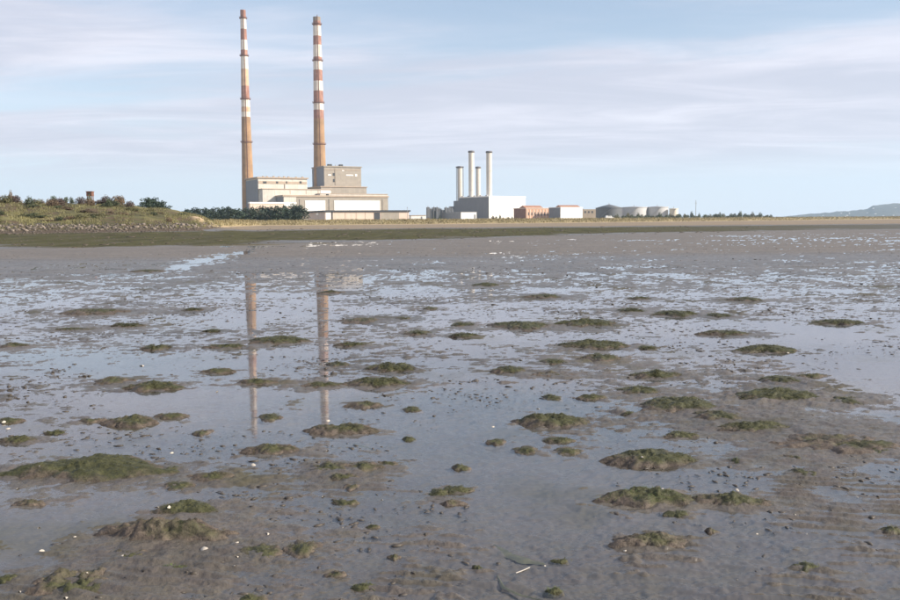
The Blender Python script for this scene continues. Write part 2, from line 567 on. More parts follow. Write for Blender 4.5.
# ------------------------------------------------------------------ mounds: where they lie in the photograph
# (px, top, bottom, width, greenness, brightness of weed, label or None)
MOUNDS = [
    (85, 445, 482, 160, .75, 0, 'largest dark green weed-covered mound, far left of the flats'),
    (646, 483, 507, 97, .55, .5, 'long low mound with bright green crest, left half of touching pair'),
    (730, 487, 509, 74, .4, .1, 'rounded brown mound with white shell on top, right half of touching pair'),
    (650, 442, 468, 85, .55, 0, 'oval olive mound midway down the right half, standing alone in water'),
    (650, 527, 550, 76, .3, 0, 'bare brown dome nearest the camera on the right'),
    (676, 391, 413, 70, .65, 0, 'green mound with a white shell near its right end'),
    (718, 405, 424, 53, .35, 0, 'brown double-humped mound right of the green shell mound'),
    (750, 419, 433, 72, .6, 0, 'green mound at the left edge of the wide mudbank'),
    (778, 384, 402, 78, .85, .05, 'broad dark green mound on the right, highest of its cluster'),
    (552, 411, 427, 72, .6, 0, 'olive mound near the middle, standing alone in open water'),
    (840, 423, 455, 125, .05, 0, 'wide flat brown mudbank at the right edge'),
    (765, 343, 353, 62, .85, 0, 'dark green flat mound right of centre with brown tail'),
    (655, 369, 379, 52, .6, 0, 'long green mound left of the broad dark green mound'),
    (593, 338, 349, 62, .8, 0, 'dark green mound right of centre, nearer of two alike in line'),
    (587, 317, 327, 58, .75, 0, 'dark green mound right of centre, farther of two alike in line'),
    (522, 318, 331, 54, .6, 0, 'green mound with trailing right end just right of centre'),
    (485, 280, 287, 27, .8, 0, 'small isolated green mound farthest out near the middle'),
    (277, 334, 344, 60, .7, 0, 'green mound crossing the left chimney reflection'),
    (390, 361, 372, 52, .65, 0, 'rounded green mound right of the right chimney reflection'),
    (375, 374, 388, 60, .55, 0, 'green mound right of the lower right chimney reflection'),
    (322, 381, 388, 46, .45, 0, 'thin mud bar crossing the right chimney reflection'),
    (340, 421, 435, 70, .35, 0, 'brown mound under the end of the right chimney reflection'),
    (151, 379, 391, 54, .55, 0, 'olive mound with stretched right tail on the left side'),
    (131, 413, 427, 58, .4, 0, 'brown humped mound above the largest left mound'),
    (272, 440, 455, 56, .35, 0, 'ragged brown mound under the end of the left chimney reflection'),
    (187, 496, 515, 62, .75, 0, 'dark tufted mound with white shells at its left end'),
    (168, 518, 547, 128, .1, .1, 'wide curved brown mudbank at lower left'),
    (173, 558, 576, 34, .8, .9, 'small bright green weed hummock at lower left'),
    (75, 553, 602, 80, .25, .05, 'big ragged mud heap in the bottom left corner'),
    (303, 533, 557, 42, .35, 0, 'right half of the dark weedy pair at lower left'),
    (262, 537, 561, 46, .5, 0, 'left half of the dark weedy pair at lower left'),
    (840, 318, 325, 45, .8, 0, 'green mound standing alone near the right edge'),
    (675, 309, 317, 42, .75, 0, 'green mound far out, right of the two in line'),
    (456, 483, 494, 33, .8, 0, 'dark green weed clump in open water near the middle'),
    (806, 559, 571, 27, .9, .15, 'dark green weed clump among ripples at lower right'),
    (891, 523, 535, 26, .5, 0, 'brown mound cut by the right edge low down'),
    (509, 364, 374, 36, .55, 0, 'rounded brown mound left of the trailing mound, centre'),
    (213, 468, 482, 52, .3, 0, 'brown lumpy mound right of the largest left mound'),
    (330, 457, 476, 44, .35, 0, 'left lump of the brown cluster left of middle'),
    (362, 458, 473, 46, .3, 0, 'right lump of the brown cluster left of middle'),
    (845, 392, 406, 32, .5, 0, 'dark mound at the right end of the broad green mound'),
    (600, 352, 362, 42, .4, 0, 'brown green mound in front of the two alike in line'),
    # the smaller ones take their label from what they lie beside
    (127, 322, 328, 32, .5, 0, None), (70, 327, 331, 32, .4, 0, None), (156, 343, 351, 29, .5, 0, None),
    (113, 375, 385, 34, .35, 0, None), (218, 367, 374, 31, .4, 0, None), (226, 343, 349, 45, .45, 0, None),
    (257, 377, 385, 39, .45, 0, None), (90, 417, 423, 28, .3, 0, None), (172, 411, 419, 31, .45, 0, None),
    (95, 306, 316, 60, .25, 0, None), (10, 416, 424, 24, .5, 0, None), (15, 342, 348, 31, .3, 0, None),
    (192, 307, 312, 21, .4, 0, None), (212, 328, 333, 18, .5, 0, None), (147, 268, 273, 34, .4, 0, None),
    (543, 293, 299, 35, .4, 0, None), (463, 332, 338, 28, .6, 0, None), (463, 321, 327, 21, .6, 0, None),
    (418, 327, 336, 25, .4, 0, None), (361, 314, 324, 39, .1, 0, None), (351, 341, 347, 29, .5, 0, None),
    (403, 314, 320, 15, .4, 0, None), (365, 399, 408, 34, .3, 0, None), (412, 405, 412, 19, .5, 0, None),
    (553, 357, 365, 24, .5, 0, None), (590, 393, 400, 32, .5, 0, None), (552, 369, 377, 52, .1, 0, None),
    (430, 306, 310, 16, .4, 0, None), (338, 358, 368, 24, .35, 0, None), (551, 393, 400, 19, .6, 0, None),
    (632, 307, 313, 25, .75, 0, None), (717, 312, 318, 23, .7, 0, None), (746, 296, 302, 32, .5, 0, None),
    (723, 329, 336, 48, .4, 0, None), (780, 373, 384, 35, .7, 0, None), (810, 373, 378, 28, .5, 0, None),
    (640, 383, 395, 38, .55, 0, None), (628, 410, 416, 18, .5, 0, None), (647, 343, 350, 18, .6, 0, None),
    (676, 508, 517, 27, .9, .15, None), (793, 451, 461, 26, .2, 0, None), (804, 466, 477, 30, .5, 0, None),
    (680, 429, 439, 36, .6, 0, None), (881, 445, 455, 22, .7, .1, None), (712, 526, 533, 13, .3, 0, None),
    (737, 457, 464, 12, .8, .5, None), (179, 478, 490, 33, .5, 0, None), (30, 497, 507, 37, .25, 0, None),
    (117, 525, 537, 28, .9, .45, None), (132, 543, 565, 42, .3, .05, None), (8, 571, 583, 18, .9, .1, None),
    (18, 434, 444, 44, .5, 0, None), (56, 429, 435, 19, .7, 0, None), (202, 425, 436, 19, .3, 0, None),
    (248, 590, 606, 38, .5, 0, None), (170, 463, 473, 23, .7, 0, None), (271, 412, 421, 23, .5, 0, None),
    (342, 470, 482, 40, .4, 0, None), (388, 460, 467, 26, .35, 0, None), (352, 480, 491, 18, .2, 0, None),
    (345, 497, 506, 27, .6, 0, None), (438, 487, 497, 19, .9, 0, None), (452, 500, 506, 28, .15, 0, None),
    (496, 437, 445, 19, .45, 0, None), (462, 463, 471, 18, .5, 0, None), (525, 441, 455, 25, .4, 0, None),
    (560, 435, 443, 31, .7, 0, None), (568, 445, 455, 27, .5, 0, None), (373, 524, 529, 16, .5, 0, None),
    (335, 568, 578, 21, .3, 0, None), (363, 580, 591, 26, .9, .2, None), (553, 587, 593, 18, .9, .5, None),
    (560, 558, 563, 18, .8, 0, None), (394, 552, 560, 14, .3, 0, None), (478, 562, 571, 11, .8, 0, None),
    (409, 436, 441, 13, .8, 0, None), (640, 296, 300, 20, .4, 0, None), (330, 290, 294, 24, .3, 0, None),
]


def mound_dims(m):
    px, yt, yb, w = m[:4]
    x, Y, z = on_mud(px, yb)
    W = 1.22 * w * Y / FPX
    tot = float(yb - yt)
    H = min(max(0.098 * W, 0.020), 0.078)
    if H * FPX / Y > 0.55 * tot:
        H = 0.55 * tot * Y / FPX
    D = (tot - 0.8 * H * FPX / Y) * Y * Y / (EYE * FPX)
    D = min(max(D, 0.42 * W), 1.25 * W)
    yc = Y + D * 0.46
    x = ray(px, yb)[0] * yc
    return x, yc, W, D, H


MD = [mound_dims(m) for m in MOUNDS]

# ------------------------------------------------------------------ the mud flat
U_S = [-600, 0, 120, 200, 225, 260, 450, 620, 760, 900, 1050, 1500]
Y_S = [118, 128, 135, 148, 215, 330, 360, 420, 520, 640, 700, 700]
Z_S = [0.35, 0.40, 0.45, 0.5, 0.75, 0.75, 0.75, 0.8, 0.95, 1.05, 1.1, 1.1]


def shore(u):
    u = np.asarray(u, dtype=float)
    wob = sstep(240, 300, u) * (13 * pnoise(u * .021, u * 0 + 3.3) + 5 * pnoise(u * .08, u * 0 + 9.3))
    return np.interp(u, U_S, Y_S) + wob, np.interp(u, U_S, Z_S)


def near_relief(x, Y):
    """height of the mud above the film of water"""
    wet = np.interp(Y, [2, 4, 5.5, 8, 12, 20, 30, 45, 58, 75], [-.0095, -.0095, -.0090, -.007, -.005, -.002, .008, .020, .022, .014])
    # broad shallow basins and swells
    n1 = fbm(x * 0.33 + 3.1, Y * 0.36 + 1.7, 3)
    n2 = fbm(x * 1.05 + 11, Y * 1.45 + 4 + .2 * x, 4)
    n3 = fbm(x * 4.6 + 2, Y * 6.5 + 8, 4, .62)
    n4 = fbm(x * 17.0, Y * 25.0, 3, .65)
    mid = sstep(4.5, 9, Y)
    patch = np.clip(.5 + 1.1 * fbm(x * .5 + 31, Y * .45 + 6, 2), 0, 1)
    bits = np.maximum(fbm(x * 5.2 + 70, Y * 7.5 + 3, 3, .6) - .28, 0)
    h = wet + 0.0065 * n1 + 0.0065 * n2 + .020 * bits * (.10 + .90 * patch ** 1.6) * sstep(60, 25, Y) + (0.0064 + mid * (.0032 + .0060 * patch)) * n3 + (0.0034 + .0014 * patch) * n4
    far = sstep(13, 34, Y)
    h = h + far * (0.010 * fbm(x * 0.11 + 5, Y * 0.13, 3) + 0.010 * fbm(x * .6, Y * .35 + 3, 3)
                   + .012 * fbm(x * 1.7 + 8, Y * .9, 3, .6) + .009 * fbm(x * 4.5, Y * 2.2, 2))
    # wave ripples left by the tide
    wob = 0.55 * pnoise(x * 1.1, Y * 1.1) + 0.22 * pnoise(x * 3.7, Y * 3.7)
    rp = np.sin((Y + 0.16 * x) * 2 * np.pi / 0.105 + wob * 9.0)
    u = 450 + FPX * x / np.maximum(Y, .1)
    msk = np.clip(sstep(560, 720, u) * sstep(5.0, 4.15, Y) + sstep(330, 400, u) * sstep(560, 470, u) * sstep(4.9, 4.2, Y) * .9
                  + sstep(260, 200, u) * sstep(4.5, 4.0, Y) * .8 + sstep(740, 820, u) * sstep(5.6, 5.3, Y) * sstep(4.3, 4.8, Y), 0, 1)
    msk = msk * np.clip(0.65 + 1.0 * fbm(x * 1.6 + 9, Y * 1.6, 2), 0, 1)
    soft = np.clip(0.3 + fbm(x * 0.8 + 40, Y * 0.8, 2), 0, 1) * sstep(16, 8, Y) * 0.25
    h = h + 0.0135 * np.maximum(msk, soft * .9) * (np.maximum(rp, -0.3) - 0.05) + .0085 * msk
    # bars of bare mud that the photograph shows between the mounds
    for (pu, y0, su, sv, a) in ((70, 585, 70, .5, .014), (150, 540, 90, .4, .012), (60, 490, 80, .5, .006), (830, 437, 100, .9, .016),
                                (800, 470, 70, .3, .010), (850, 515, 70, .3, .010), (240, 515, 60, .3, .008),
                                (370, 560, 60, .45, .006), (760, 585, 90, .4, .004), (330, 470, 60, .6, .012),
                                (800, 395, 90, 1.4, .012), (720, 362, 110, 1.2, .009), (60, 355, 60, 2.0, .010), (600, 370, 70, 1.2, .009),
                                (540, 360, 70, 1.4, .007), (90, 312, 60, 3.0, .010), (30, 395, 40, 1.2, .010), (200, 440, 50, .8, .006),
                                (530, 585, 60, .3, -.010), (570, 520, 60, .5, -.012), (500, 460, 60, .9, -.010), (620, 470, 50, .6, -.012),
                                (560, 400, 40, .9, -.012), (60, 520, 50, .35, -.012), (200, 400, 60, 1.0, -.010), (720, 545, 60, .4, -.010),
                                (450, 415, 60, 1.4, -.012), (700, 340, 60, 2, -.010), (860, 350, 60, 2, -.014), (860, 375, 50, 1.2, -.012),
                                (324, 300, 26, 3, -.010), (325, 330, 26, 2.2, -.010), (326, 358, 26, 1.2, -.010), (327, 400, 26, 1.2, -.010),
                                (251, 320, 26, 3, -.008), (253, 365, 26, 1.2, -.008), (254, 405, 26, 1.2, -.008)):
        bx, bY, _ = on_mud(pu, y0)
        a = a * .5 if a > 0 else a
        h = h + a * np.exp(-((x - bx) / (su * bY / FPX)) ** 2 - ((Y - bY) / sv) ** 2)
    return h


def mud_height(x, Y, u):
    ys, zs = shore(u)
    w = water_z(Y)
    h = near_relief(x, Y)
    # creek that winds in from the left
    cu = np.interp(Y, [28, 36, 45, 56, 75], [150, 185, 215, 245, 262])
    ch = np.exp(-((u - cu) / 15) ** 2) * np.clip(.75 + .9 * pnoise(u * .09, Y * .35), 0, 1) * sstep(26, 34, Y) * sstep(80, 58, Y)
    cb = np.exp(-((Y - (74 + 5 * np.sin(u / 60))) / 1.8) ** 2) * np.clip(.5 + 1.2 * pnoise(u * .06, Y * .1), 0, 1) * sstep(190, 230, u) * sstep(420, 330, u)
    h = h - 0.034 * ch - 0.040 * cb
    # wetter to the right
    h = h - 0.009 * sstep(560, 850, u) * sstep(34, 60, Y)
    # rise to the high water line
    t = np.clip((Y - 62) / np.maximum(ys - 62, 1), 0, 1)
    lft = sstep(230, 190, u)
    rise = np.where(t > 0, (zs + 0.21) * (lft * (0.12 * t + 0.88 * t ** 3) + (1 - lft) * (0.03 * t + .97 * t ** 2.2)), 0)
    gap = 0.02 * sstep(60, 110, Y) * fbm(x * .05, Y * .09, 3)
    return w + h * (1 - 0.5 * t) + rise + gap


def rows_mud():
    py = np.concatenate([np.arange(900, 612, -2.2), np.arange(612, 247, -0.62)])
    return EYE * FPX / (py - 222.0)


def build_mud():
    Yn = rows_mud()
    Yn = np.concatenate([Yn[Yn < 58], [58.0]])
    us = np.concatenate([np.arange(-420, -12, 9), np.arange(-12, 912, 1.45), np.arange(915, 1330, 9)])
    nf = 90
    t = np.linspace(0, 1, nf + 1)[1:]
    U, _ = np.meshgrid(us, np.arange(len(Yn) + nf))
    ys, zs = shore(us)
    Yf = 58.0 * (ys[None, :] / 58.0) ** t[:, None]
    Y = np.vstack([np.repeat(Yn[:, None], len(us), 1), Yf])
    X = Y * (U - 450) / FPX
    Z = mud_height(X, Y, U)
    # a low skirt of mud round every mound
    for (mx, my, W, D, H) in MD:
        rw = max(0.95 * W, 0.06)
        i0 = np.searchsorted(Y[:, 0], my - 2.2 * D - .1)
        i1 = np.searchsorted(Y[:, 0], my + 2.2 * D + .1)
        j0, j1 = np.searchsorted(us, [450 + FPX * (mx - 2.4 * rw) / my, 450 + FPX * (mx + 2.6 * rw) / my])
        if i1 > i0 and j1 > j0:
            xs, yy = X[i0:i1, j0:j1], Y[i0:i1, j0:j1]
            q = ((xs - mx - 0.12 * W) / rw) ** 2 + ((yy - my) / (0.85 * D + 0.02)) ** 2
            Z[i0:i1, j0:j1] += min(0.013, 0.28 * H) * np.exp(-q * 1.05) * (1 + .5 * pnoise(xs * 9, yy * 9))
    nr, nc = Y.shape
    me = mesh_np('mud_flat', np.stack([X, Y, Z], -1).reshape(-1, 3), grid_faces(nr, nc))
    r_in = np.interp(us, [0, 220, 450, 620, 800], [72, 78, 96, 125, 150])[None, :]
    r_out = np.interp(us, [0, 210, 235, 450, 700, 900], [132, 150, 190, 215, 240, 260])[None, :]
    lim = 11 * fbm(X * .06, Y * .06, 5, .6)
    weed = sstep(r_in - 3, r_in + 6, Y + lim) * (1 - sstep(r_out * .93, r_out * 1.05, Y + lim))
    weed *= np.interp(us, [0, 600, 760, 900], [1, 1, .75, .5])[None, :]
    # thin weed patches on the nearer flat
    pw = np.clip(fbm(X * .9 + 50, Y * .8, 4) * 1.6 - .55, 0, 1) * 0.6 * sstep(40, 20, Y)
    weed = np.maximum(weed, pw)
    sand = sstep(r_out * 1.0, r_out * 1.18, Y + lim) * sstep(205, 240, U)
    brown = sstep(40, 50, Y) * (1 - sstep(r_in - 8, r_in, Y)) * 0.25
    sand = np.maximum(sand, brown)
    above = np.clip((Z - water_z(Y)) / .012, 0, 1)
    for nm, a in (('weed', weed), ('sand', sand), ('above', above)):
        at_ = me.attributes.new(nm, 'FLOAT', 'POINT')
        at_.data.foreach_set('value', a.astype(np.float32).ravel())
    o = link('mud_flat', me, M['mud'])
    tag(o, 'grey brown tidal mud flat with pools and ripples', None, None, 'structure')
    return o


build_mud()

# film of water that the mud stands out of
Yw = np.array([1.2, 3, 6, 10, 20, 40, 60, 60.5, 90, 130, 190, 260, 330])
uw = np.linspace(-440, 1340, 30)
UW, YW = np.meshgrid(uw, Yw)
XW = YW * (UW - 450) / FPX
me = mesh_np('water', np.stack([XW, YW, water_z(YW)], -1).reshape(-1, 3), grid_faces(*YW.shape))
tag(link('water', me, M['water']), 'thin sheet of still tidal water lying in the mud hollows', None, None, 'structure')

# ------------------------------------------------------------------ shore land
def land_height(u, Y):
    ys, zs = shore(u)
    t = Y - ys
    top = np.interp(u, [-600, 0, 60, 110, 135, 150, 170, 190, 205, 216, 226],
                    [6.2, 6.0, 5.7, 5.7, 5.5, 5.0, 4.6, 3.9, 3.1, 2.2, 1.2])
    n = fbm(u * .03, Y * .05, 3)
    k = [0, 5, 12, 30, 46]
    zl = np.where(t < 5, lerp(zs, 1.4, t / 5),
                  np.where(t < 14, lerp(1.4, np.minimum(2.4, top), (t - 5) / 9),
                           np.where(t < 44, lerp(np.minimum(2.4, top), top, np.clip((t - 14) / 30, 0, 1) ** .8), top)))
    zl = zl + np.clip(t / 15, 0, 1) * 0.35 * n
    zl = np.where(t > 130, lerp(zl, 3.2, sstep(130, 300, t)), zl)
    tr = [0, 12, 26, 45, 90, 250, 700, 1500, 5200]
    zr = [0.0, 0.15, 1.0, 1.7, 1.9, 2.1, 3.3, 3.6, 3.2]
    zrr = zs + np.interp(t, tr, zr) + np.clip(t / 30, 0, 1) * 0.25 * n * sstep(3000, 200, t)
    lf = sstep(238, 205, u) * sstep(420, 180, t) + 0
    return lerp(zrr, zl, lf)


us = np.concatenate([np.arange(-420, -4, 12), np.arange(-4, 250, 1.5), np.arange(250, 904, 3.0), np.arange(908, 1330, 12)])
tt = np.concatenate([np.arange(0, 16, .8), np.arange(16, 60, 2.0), np.geomspace(60, 5300, 60)])
U, T = np.meshgrid(us, tt)
ys, zs = shore(U)
Y = ys + T * (5950 - ys) / 5300 * np.clip((T - 100) / 2000, 0, 1) + T * (1 - np.clip((T - 100) / 2000, 0, 1))
X = Y * (U - 450) / FPX
Z = land_height(U, Y)
me = mesh_np('shore_land', np.stack([X, Y, Z], -1).reshape(-1, 3), grid_faces(*Y.shape))
bank = sstep(222, 208, U) * sstep(300, 200, T)
sandp = sstep(4.5, 1.0, np.sqrt(((U - 203) / 9) ** 2 + ((T - 26) / 16) ** 2) * 3) * sstep(7, 11, T)
sandp = np.maximum(sandp, sstep(14, 6, T) * sstep(212, 232, U) * .7)
stain = sstep(3.5, 1.5, T) * sstep(232, 215, U)
for nm, a in (('bank', bank), ('sand', sandp), ('stain', stain)):
    me.attributes.new(nm, 'FLOAT', 'POINT').data.foreach_set('value', a.astype(np.float32).ravel())
tag(link('shore_land', me, M['land']), 'grassy bank and dune land behind the mud flat', None, None, 'structure')


def land_z(x, Y):
    u = 450 + FPX * x / Y
    return float(land_height(np.array([u]), np.array([Y]))[0])


# sheet that carries the flat on round the camera
m, t, b = new_mat('far mud')
b.inputs['Base Color'].default_value = (0.17, 0.14, 0.11, 1)
b.inputs['Roughness'].default_value = 0.5
me = mesh_np('sea_bed', [(-5900, -300, -.6), (5900, -300, -.6), (5900, 5960, -.6), (-5900, 5960, -.6)], [(0, 1, 2, 3)])
tag(link('sea_bed', me, m), 'wide low sea bed under the tidal flat', None, None, 'structure')

# far hills across the bay
m, t, b = new_mat('far hill')
co = N(t, 'ShaderNodeTexCoord').outputs['Object']
hn = noise(t, mapped(t, co, (1, 1, 3)), 0.006, 6, 0.65)
t.links.new(ramp(t, hn, [(0.35, (0.022, 0.027, 0.028)), (0.55, (0.045, 0.046, 0.042)), (0.68, (0.07, 0.066, 0.055))]), b.inputs['Base Color'])
b.inputs['Roughness'].default_value = 0.95
uh = np.arange(742, 1330, 2.0)
py_h = np.interp(uh, [742, 780, 800, 822, 845, 866, 872, 884, 900, 930, 1000, 1100, 1330],
                 [218.9, 217, 215.0, 213.2, 211.6, 209.2, 206.2, 204.8, 203.8, 201, 200, 206, 212])
hor_h = np.array([222 - (q - 450) * math.tan(-ROLL) for q in uh])
top = np.maximum((hor_h - py_h) / FPX * 5000, 0) + EYE
dd = np.concatenate([np.linspace(0, 1, 22), np.linspace(1.1, 2, 8)])
UH, DH = np.meshgrid(uh, dd)
YH = 4300 + 700 * DH
sh = np.where(DH <= 1, np.sin(np.clip(DH, 0, 1) * math.pi / 2) ** 1.1, 1 - .5 * (DH - 1))
XH = 5000 * (UH - 450) / FPX * YH / 5000
ZH = top[None, :] * sh * (1 + .05 * fbm(XH * .006, YH * .006, 4)) + 5 * fbm(XH * .02, YH * .02, 3) * np.clip(top[None, :] / 40, 0, 1)
ZH = np.where(DH == 0, 0, ZH)
me = mesh_np('hills', np.stack([XH, YH, ZH], -1).reshape(-1, 3), grid_faces(*UH.shape))
tag(link('hills', me, m), 'long bluish headland hill across the bay', None, None, 'structure')
hb = MB()
for i in range(14):
    q = rng.uniform(800, 905)
    k = rng.uniform(.12, .6)
    j = int(np.argmin(abs(uh - q)))
    ki = int(np.argmin(abs(dd - k)))
    x, y, z = XH[ki, j], YH[ki, j], ZH[ki, j]
    s = rng.uniform(2, 4)
    hb.box(x - s, x + s, y - 5, y + 5, z - 3, z + rng.uniform(2, 4))
tag(hb.build('far_houses', M['white_wall']), 'pale specks of far houses scattered over the headland hill', 'houses', None, 'stuff')

# ------------------------------------------------------------------ buildings
class Frame:
    def __init__(self, px, Y, deg):
        self.th = R(deg)
        self.O = np.array(at(px, 218, Y)[:2])
        self.u = np.array((math.cos(self.th), math.sin(self.th)))
        self.v = np.array((-math.sin(self.th), math.cos(self.th)))

    def front(self, px, py, b):
        d = ray(px, py)
        k = (b + self.O @ self.v) / (d[:2] @ self.v)
        return (k * d[:2] - self.O) @ self.u, EYE + k * d[2]

    def end(self, px, py, a):
        d = ray(px, py)
        k = (a + self.O @ self.u) / (d[:2] @ self.u)
        return (k * d[:2] - self.O) @ self.v, EYE + k * d[2]


GZ = 2.5      # building bases reach below the ground that hides them


def building(fr, name, label, cat='building', group=None):
    e = empty(name, (fr.O[0], fr.O[1], 0), fr.th)
    tag(e, label, cat, group)
    return e


class Block:
    def __init__(self, fr, par, name, mat, pl, pr, yt, b, end_px=None, depth=30, z0=GZ, zt=None):
        self.fr = fr
        self.b = b
        self.a0, z1 = fr.front(pl, yt, b)
        self.a1, z2 = fr.front(pr, yt, b)
        self.zt = zt if zt else (z1 + z2) / 2
        self.b1 = fr.end(end_px, yt, self.a0)[0] if end_px else b + depth
        self.z0 = z0
        self.o = MB().box(self.a0, self.a1, b, self.b1, z0, self.zt).build(name, mat, par)

    def rect(self, par, name, mat, p0, y0, p1, y1, out=0.3):
        a0, zt = self.fr.front(p0, y0, self.b)
        a1, _ = self.fr.front(p1, y0, self.b)
        zb = self.fr.front(p0, y1, self.b)[1]
        return MB().box(a0, a1, self.b - out, self.b + 0.2, zb, zt).build(name, mat, par)

    def cap(self, par, name, mat, over=.6, h=.9):
        return MB().box(self.a0 - over, self.a1 + over, self.b - over, self.b1 + over, self.zt, self.zt + h).build(name, mat, par)


F1 = Frame(283, 900, 30)

# left boiler house
e = building(F1, 'boiler_house', 'cream boiler house with stepped roof at foot of left chimney')
k = Block(F1, e, 'wall', M['cream_wall'], 258, 307, 178.5, 34, 246)
k.cap(e, 'roof_ledge', M['tan_trim'], 1.4, 1.3)
MB().box(k.a0 - .4, k.a0 - .05, k.b + .3, k.b1, GZ, k.zt - 1.5).build('end_shade_sheet', M['grey_clad_shade'], e)  # darker sheet paints shade onto the cream end wall
p = k.rect(e, 'window_band', M['tan_trim'], 258.4, 181.0, 306.6, 183.6, .25)
for q0, q1 in ((263, 266.5), (276, 278), (299.5, 301.5), (286, 287)):
    k.rect(p, 'opening', M['dark'], q0, 181.3, q1, 183.3, .5)
for q in (264, 268, 274.5, 280, 285, 289.5, 297, 303.5):
    a, z = F1.front(q, 177.5, 34)
    MB().box(a - .9, a + .9, 36, 38, k.zt + 1.3, k.zt + 1.3 + random.uniform(.9, 1.6)).build('roof_vent', M['tan_trim'], e)
k.rect(e, 'downpipe', M['grey_wall'], 284.3, 184, 285, 188.5, .6)
k2 = Block(F1, e, 'lower_wall', M['cream_wall'], 262.5, 331, 189.5, 22, 258.5)
k2.cap(e, 'lower_roof', M['tan_trim'], .7, .7)
for q in (290, 306, 318):
    k2.rect(e, 'panel_joint', M['tan_trim'], q, 190.3, q + .35, 194, .2)
k2.rect(e, 'bright_panel', M['white_wall'], 320.5, 190.2, 330.4, 193.4, .35)

# right boiler house
e = building(F1, 'boiler_house', 'tall grey brown boiler house block at foot of right chimney')
k = Block(F1, e, 'wall', M['grey_wall'], 324, 361, 167.2, 40, 312.3)
k.cap(e, 'parapet', M['grey_wall'], .8, 1.2)
MB().box(k.a0 - .4, k.a0 - .05, k.b + .3, k.b1, GZ, k.zt - .5).build('end_shade_sheet', M['grey_clad_shade'], e)  # shade of the end wall put into a thin grey sheet
for q0, q1 in ((328.5, 332), (340, 343)):
    a0, z = F1.front(q0, 165, 48)
    a1, _ = F1.front(q1, 165, 48)
    MB().box(a0, a1, 48, 52, k.zt + 1.2, k.zt + 3.6).build('roof_unit', M['dark'], e)
for q in (335.5, 338):
    a0, z = F1.front(q, 165, 46)
    MB().box(a0 - .25, a0 + .25, 46, 46.5, k.zt + 1.2, k.zt + 3.0).build('roof_post', M['steel'], e)
for q0, q1, y0, y1 in ((328, 331, 174.3, 175.6), (346, 353, 174.5, 175.7), (355, 357, 174.0, 176.3), (342, 344, 170, 171)):
    k.rect(e, 'window', M['white_panel'], q0, y0, q1, y1, .3)
for q0, q1, y0, y1 in ((332.8, 334.6, 173, 175.8), (333.0, 334.4, 179, 182)):
    k.rect(e, 'opening', M['dark'], q0, y0, q1, y1, .3)
k.rect(e, 'downpipe', M['brown_wall'], 334.7, 168.5, 335.1, 185, .4)
k.rect(e, 'cornice', M['tan_trim'], 324.2, 169.1, 360.8, 169.7, .35)
k2 = Block(F1, e, 'lower_wall', M['grey_wall'], 321, 366.5, 187.2, 30, None, 40)
k2.cap(e, 'lower_roof', M['tan_trim'], .9, .9)

# turbine hall
e = building(F1, 'turbine_hall', 'long turbine hall with big white glazed bays below boiler houses')
k = Block(F1, e, 'wall', M['grey_wall'], 283.3, 388, 197.0, 0, 260)
k.cap(e, 'roof_fascia', M['tan_trim'], .8, 1.7)
MB().box(k.a0 - .4, k.a0 - .05, k.b + .3, k.b1, GZ, k.zt - .2).build('end_shade_sheet', M['grey_clad_shade'], e)  # grey sheet stands in for shade on the hall's left end
k.rect(e, 'pale_wall', M['cream_wall'], 283.6, 196.8, 296, 206, .2)
for p0, p1, n in ((305, 325.2, 3), (334, 379.8, 6)):
    fr_ = k.rect(e, 'glazed_bay', M['white_wall'], p0, 200.4, p1, 211, .25)
    for i in range(n):
        q0 = lerp(p0, p1, i / n) + .12
        q1 = lerp(p0, p1, (i + 1) / n) - .12
        k.rect(fr_, 'panel', M['white_panel'], q0, 200.7, q1, 205.6, .5)
        k.rect(fr_, 'panel', M['white_panel'], q0, 205.8, q1, 211, .5)
for q in (300, 329.5, 383):
    k.rect(e, 'pilaster', M['grey_wall'], q - .7, 199, q + .7, 211, .6)
a, z = F1.front(328, 196, 5)
MB().box(a - 1, a + 1, 5, 8, k.zt + 1.7, k.zt + 3.4).build('roof_vent', M['dark'], e)

# upper cream link between the two boiler houses, above the hall roof
e = building(F1, 'link_block', 'cream link block running right along the hall roof')
k = Block(F1, e, 'wall', M['cream_wall'], 320, 387.5, 194.2, 12, None, 14)
k.cap(e, 'roof_ledge', M['tan_trim'], .5, .6)

# low annex behind the pines
e = building(F1, 'annex', 'low cream annex with white roof edge behind the pine row')
k = Block(F1, e, 'wall', M['pale_pink'], 250, 296, 203.6, -14, 248.5)
k.cap(e, 'roof_edge', M['white_wall'], .5, 1.5)
k.rect(e, 'white_bay', M['white_wall'], 284, 202.4, 295.6, 206.5, .3)

# low front building with the black roof
F2 = Frame(325, 830, 24)
e = building(F2, 'low_building', 'long low pale building under flat black roof before turbine hall')
k = Block(F2, e, 'wall', M['pale_pink'], 325, 409, 211.8, 0, 308)
k.cap(e, 'roof', M['dark_roof'], 1.2, 1.5)
k.rect(e, 'white_door', M['white_panel'], 325.6, 212.3, 330.6, 220, .25)
k.rect(e, 'pillar', M['dark'], 331.4, 211.9, 332.6, 220, .35)
k.rect(e, 'dark_door', M['dark'], 374, 212.6, 380, 220, .25)
k.rect(e, 'grey_wall', M['grey_wall'], 381, 212.3, 399, 220, .2)
for q in (345, 356, 365):
    k.rect(e, 'panel_joint', M['tan_trim'], q, 212.4, q + .35, 220, .15)
bz, zz_ = F2.end(317.5, 213.0, k.a0)
MB().box(k.a0 - .3, k.a0 + .2, bz - 4, bz + 4, zz_ - 2.2, zz_).build('white_sign', M['white_panel'], e)

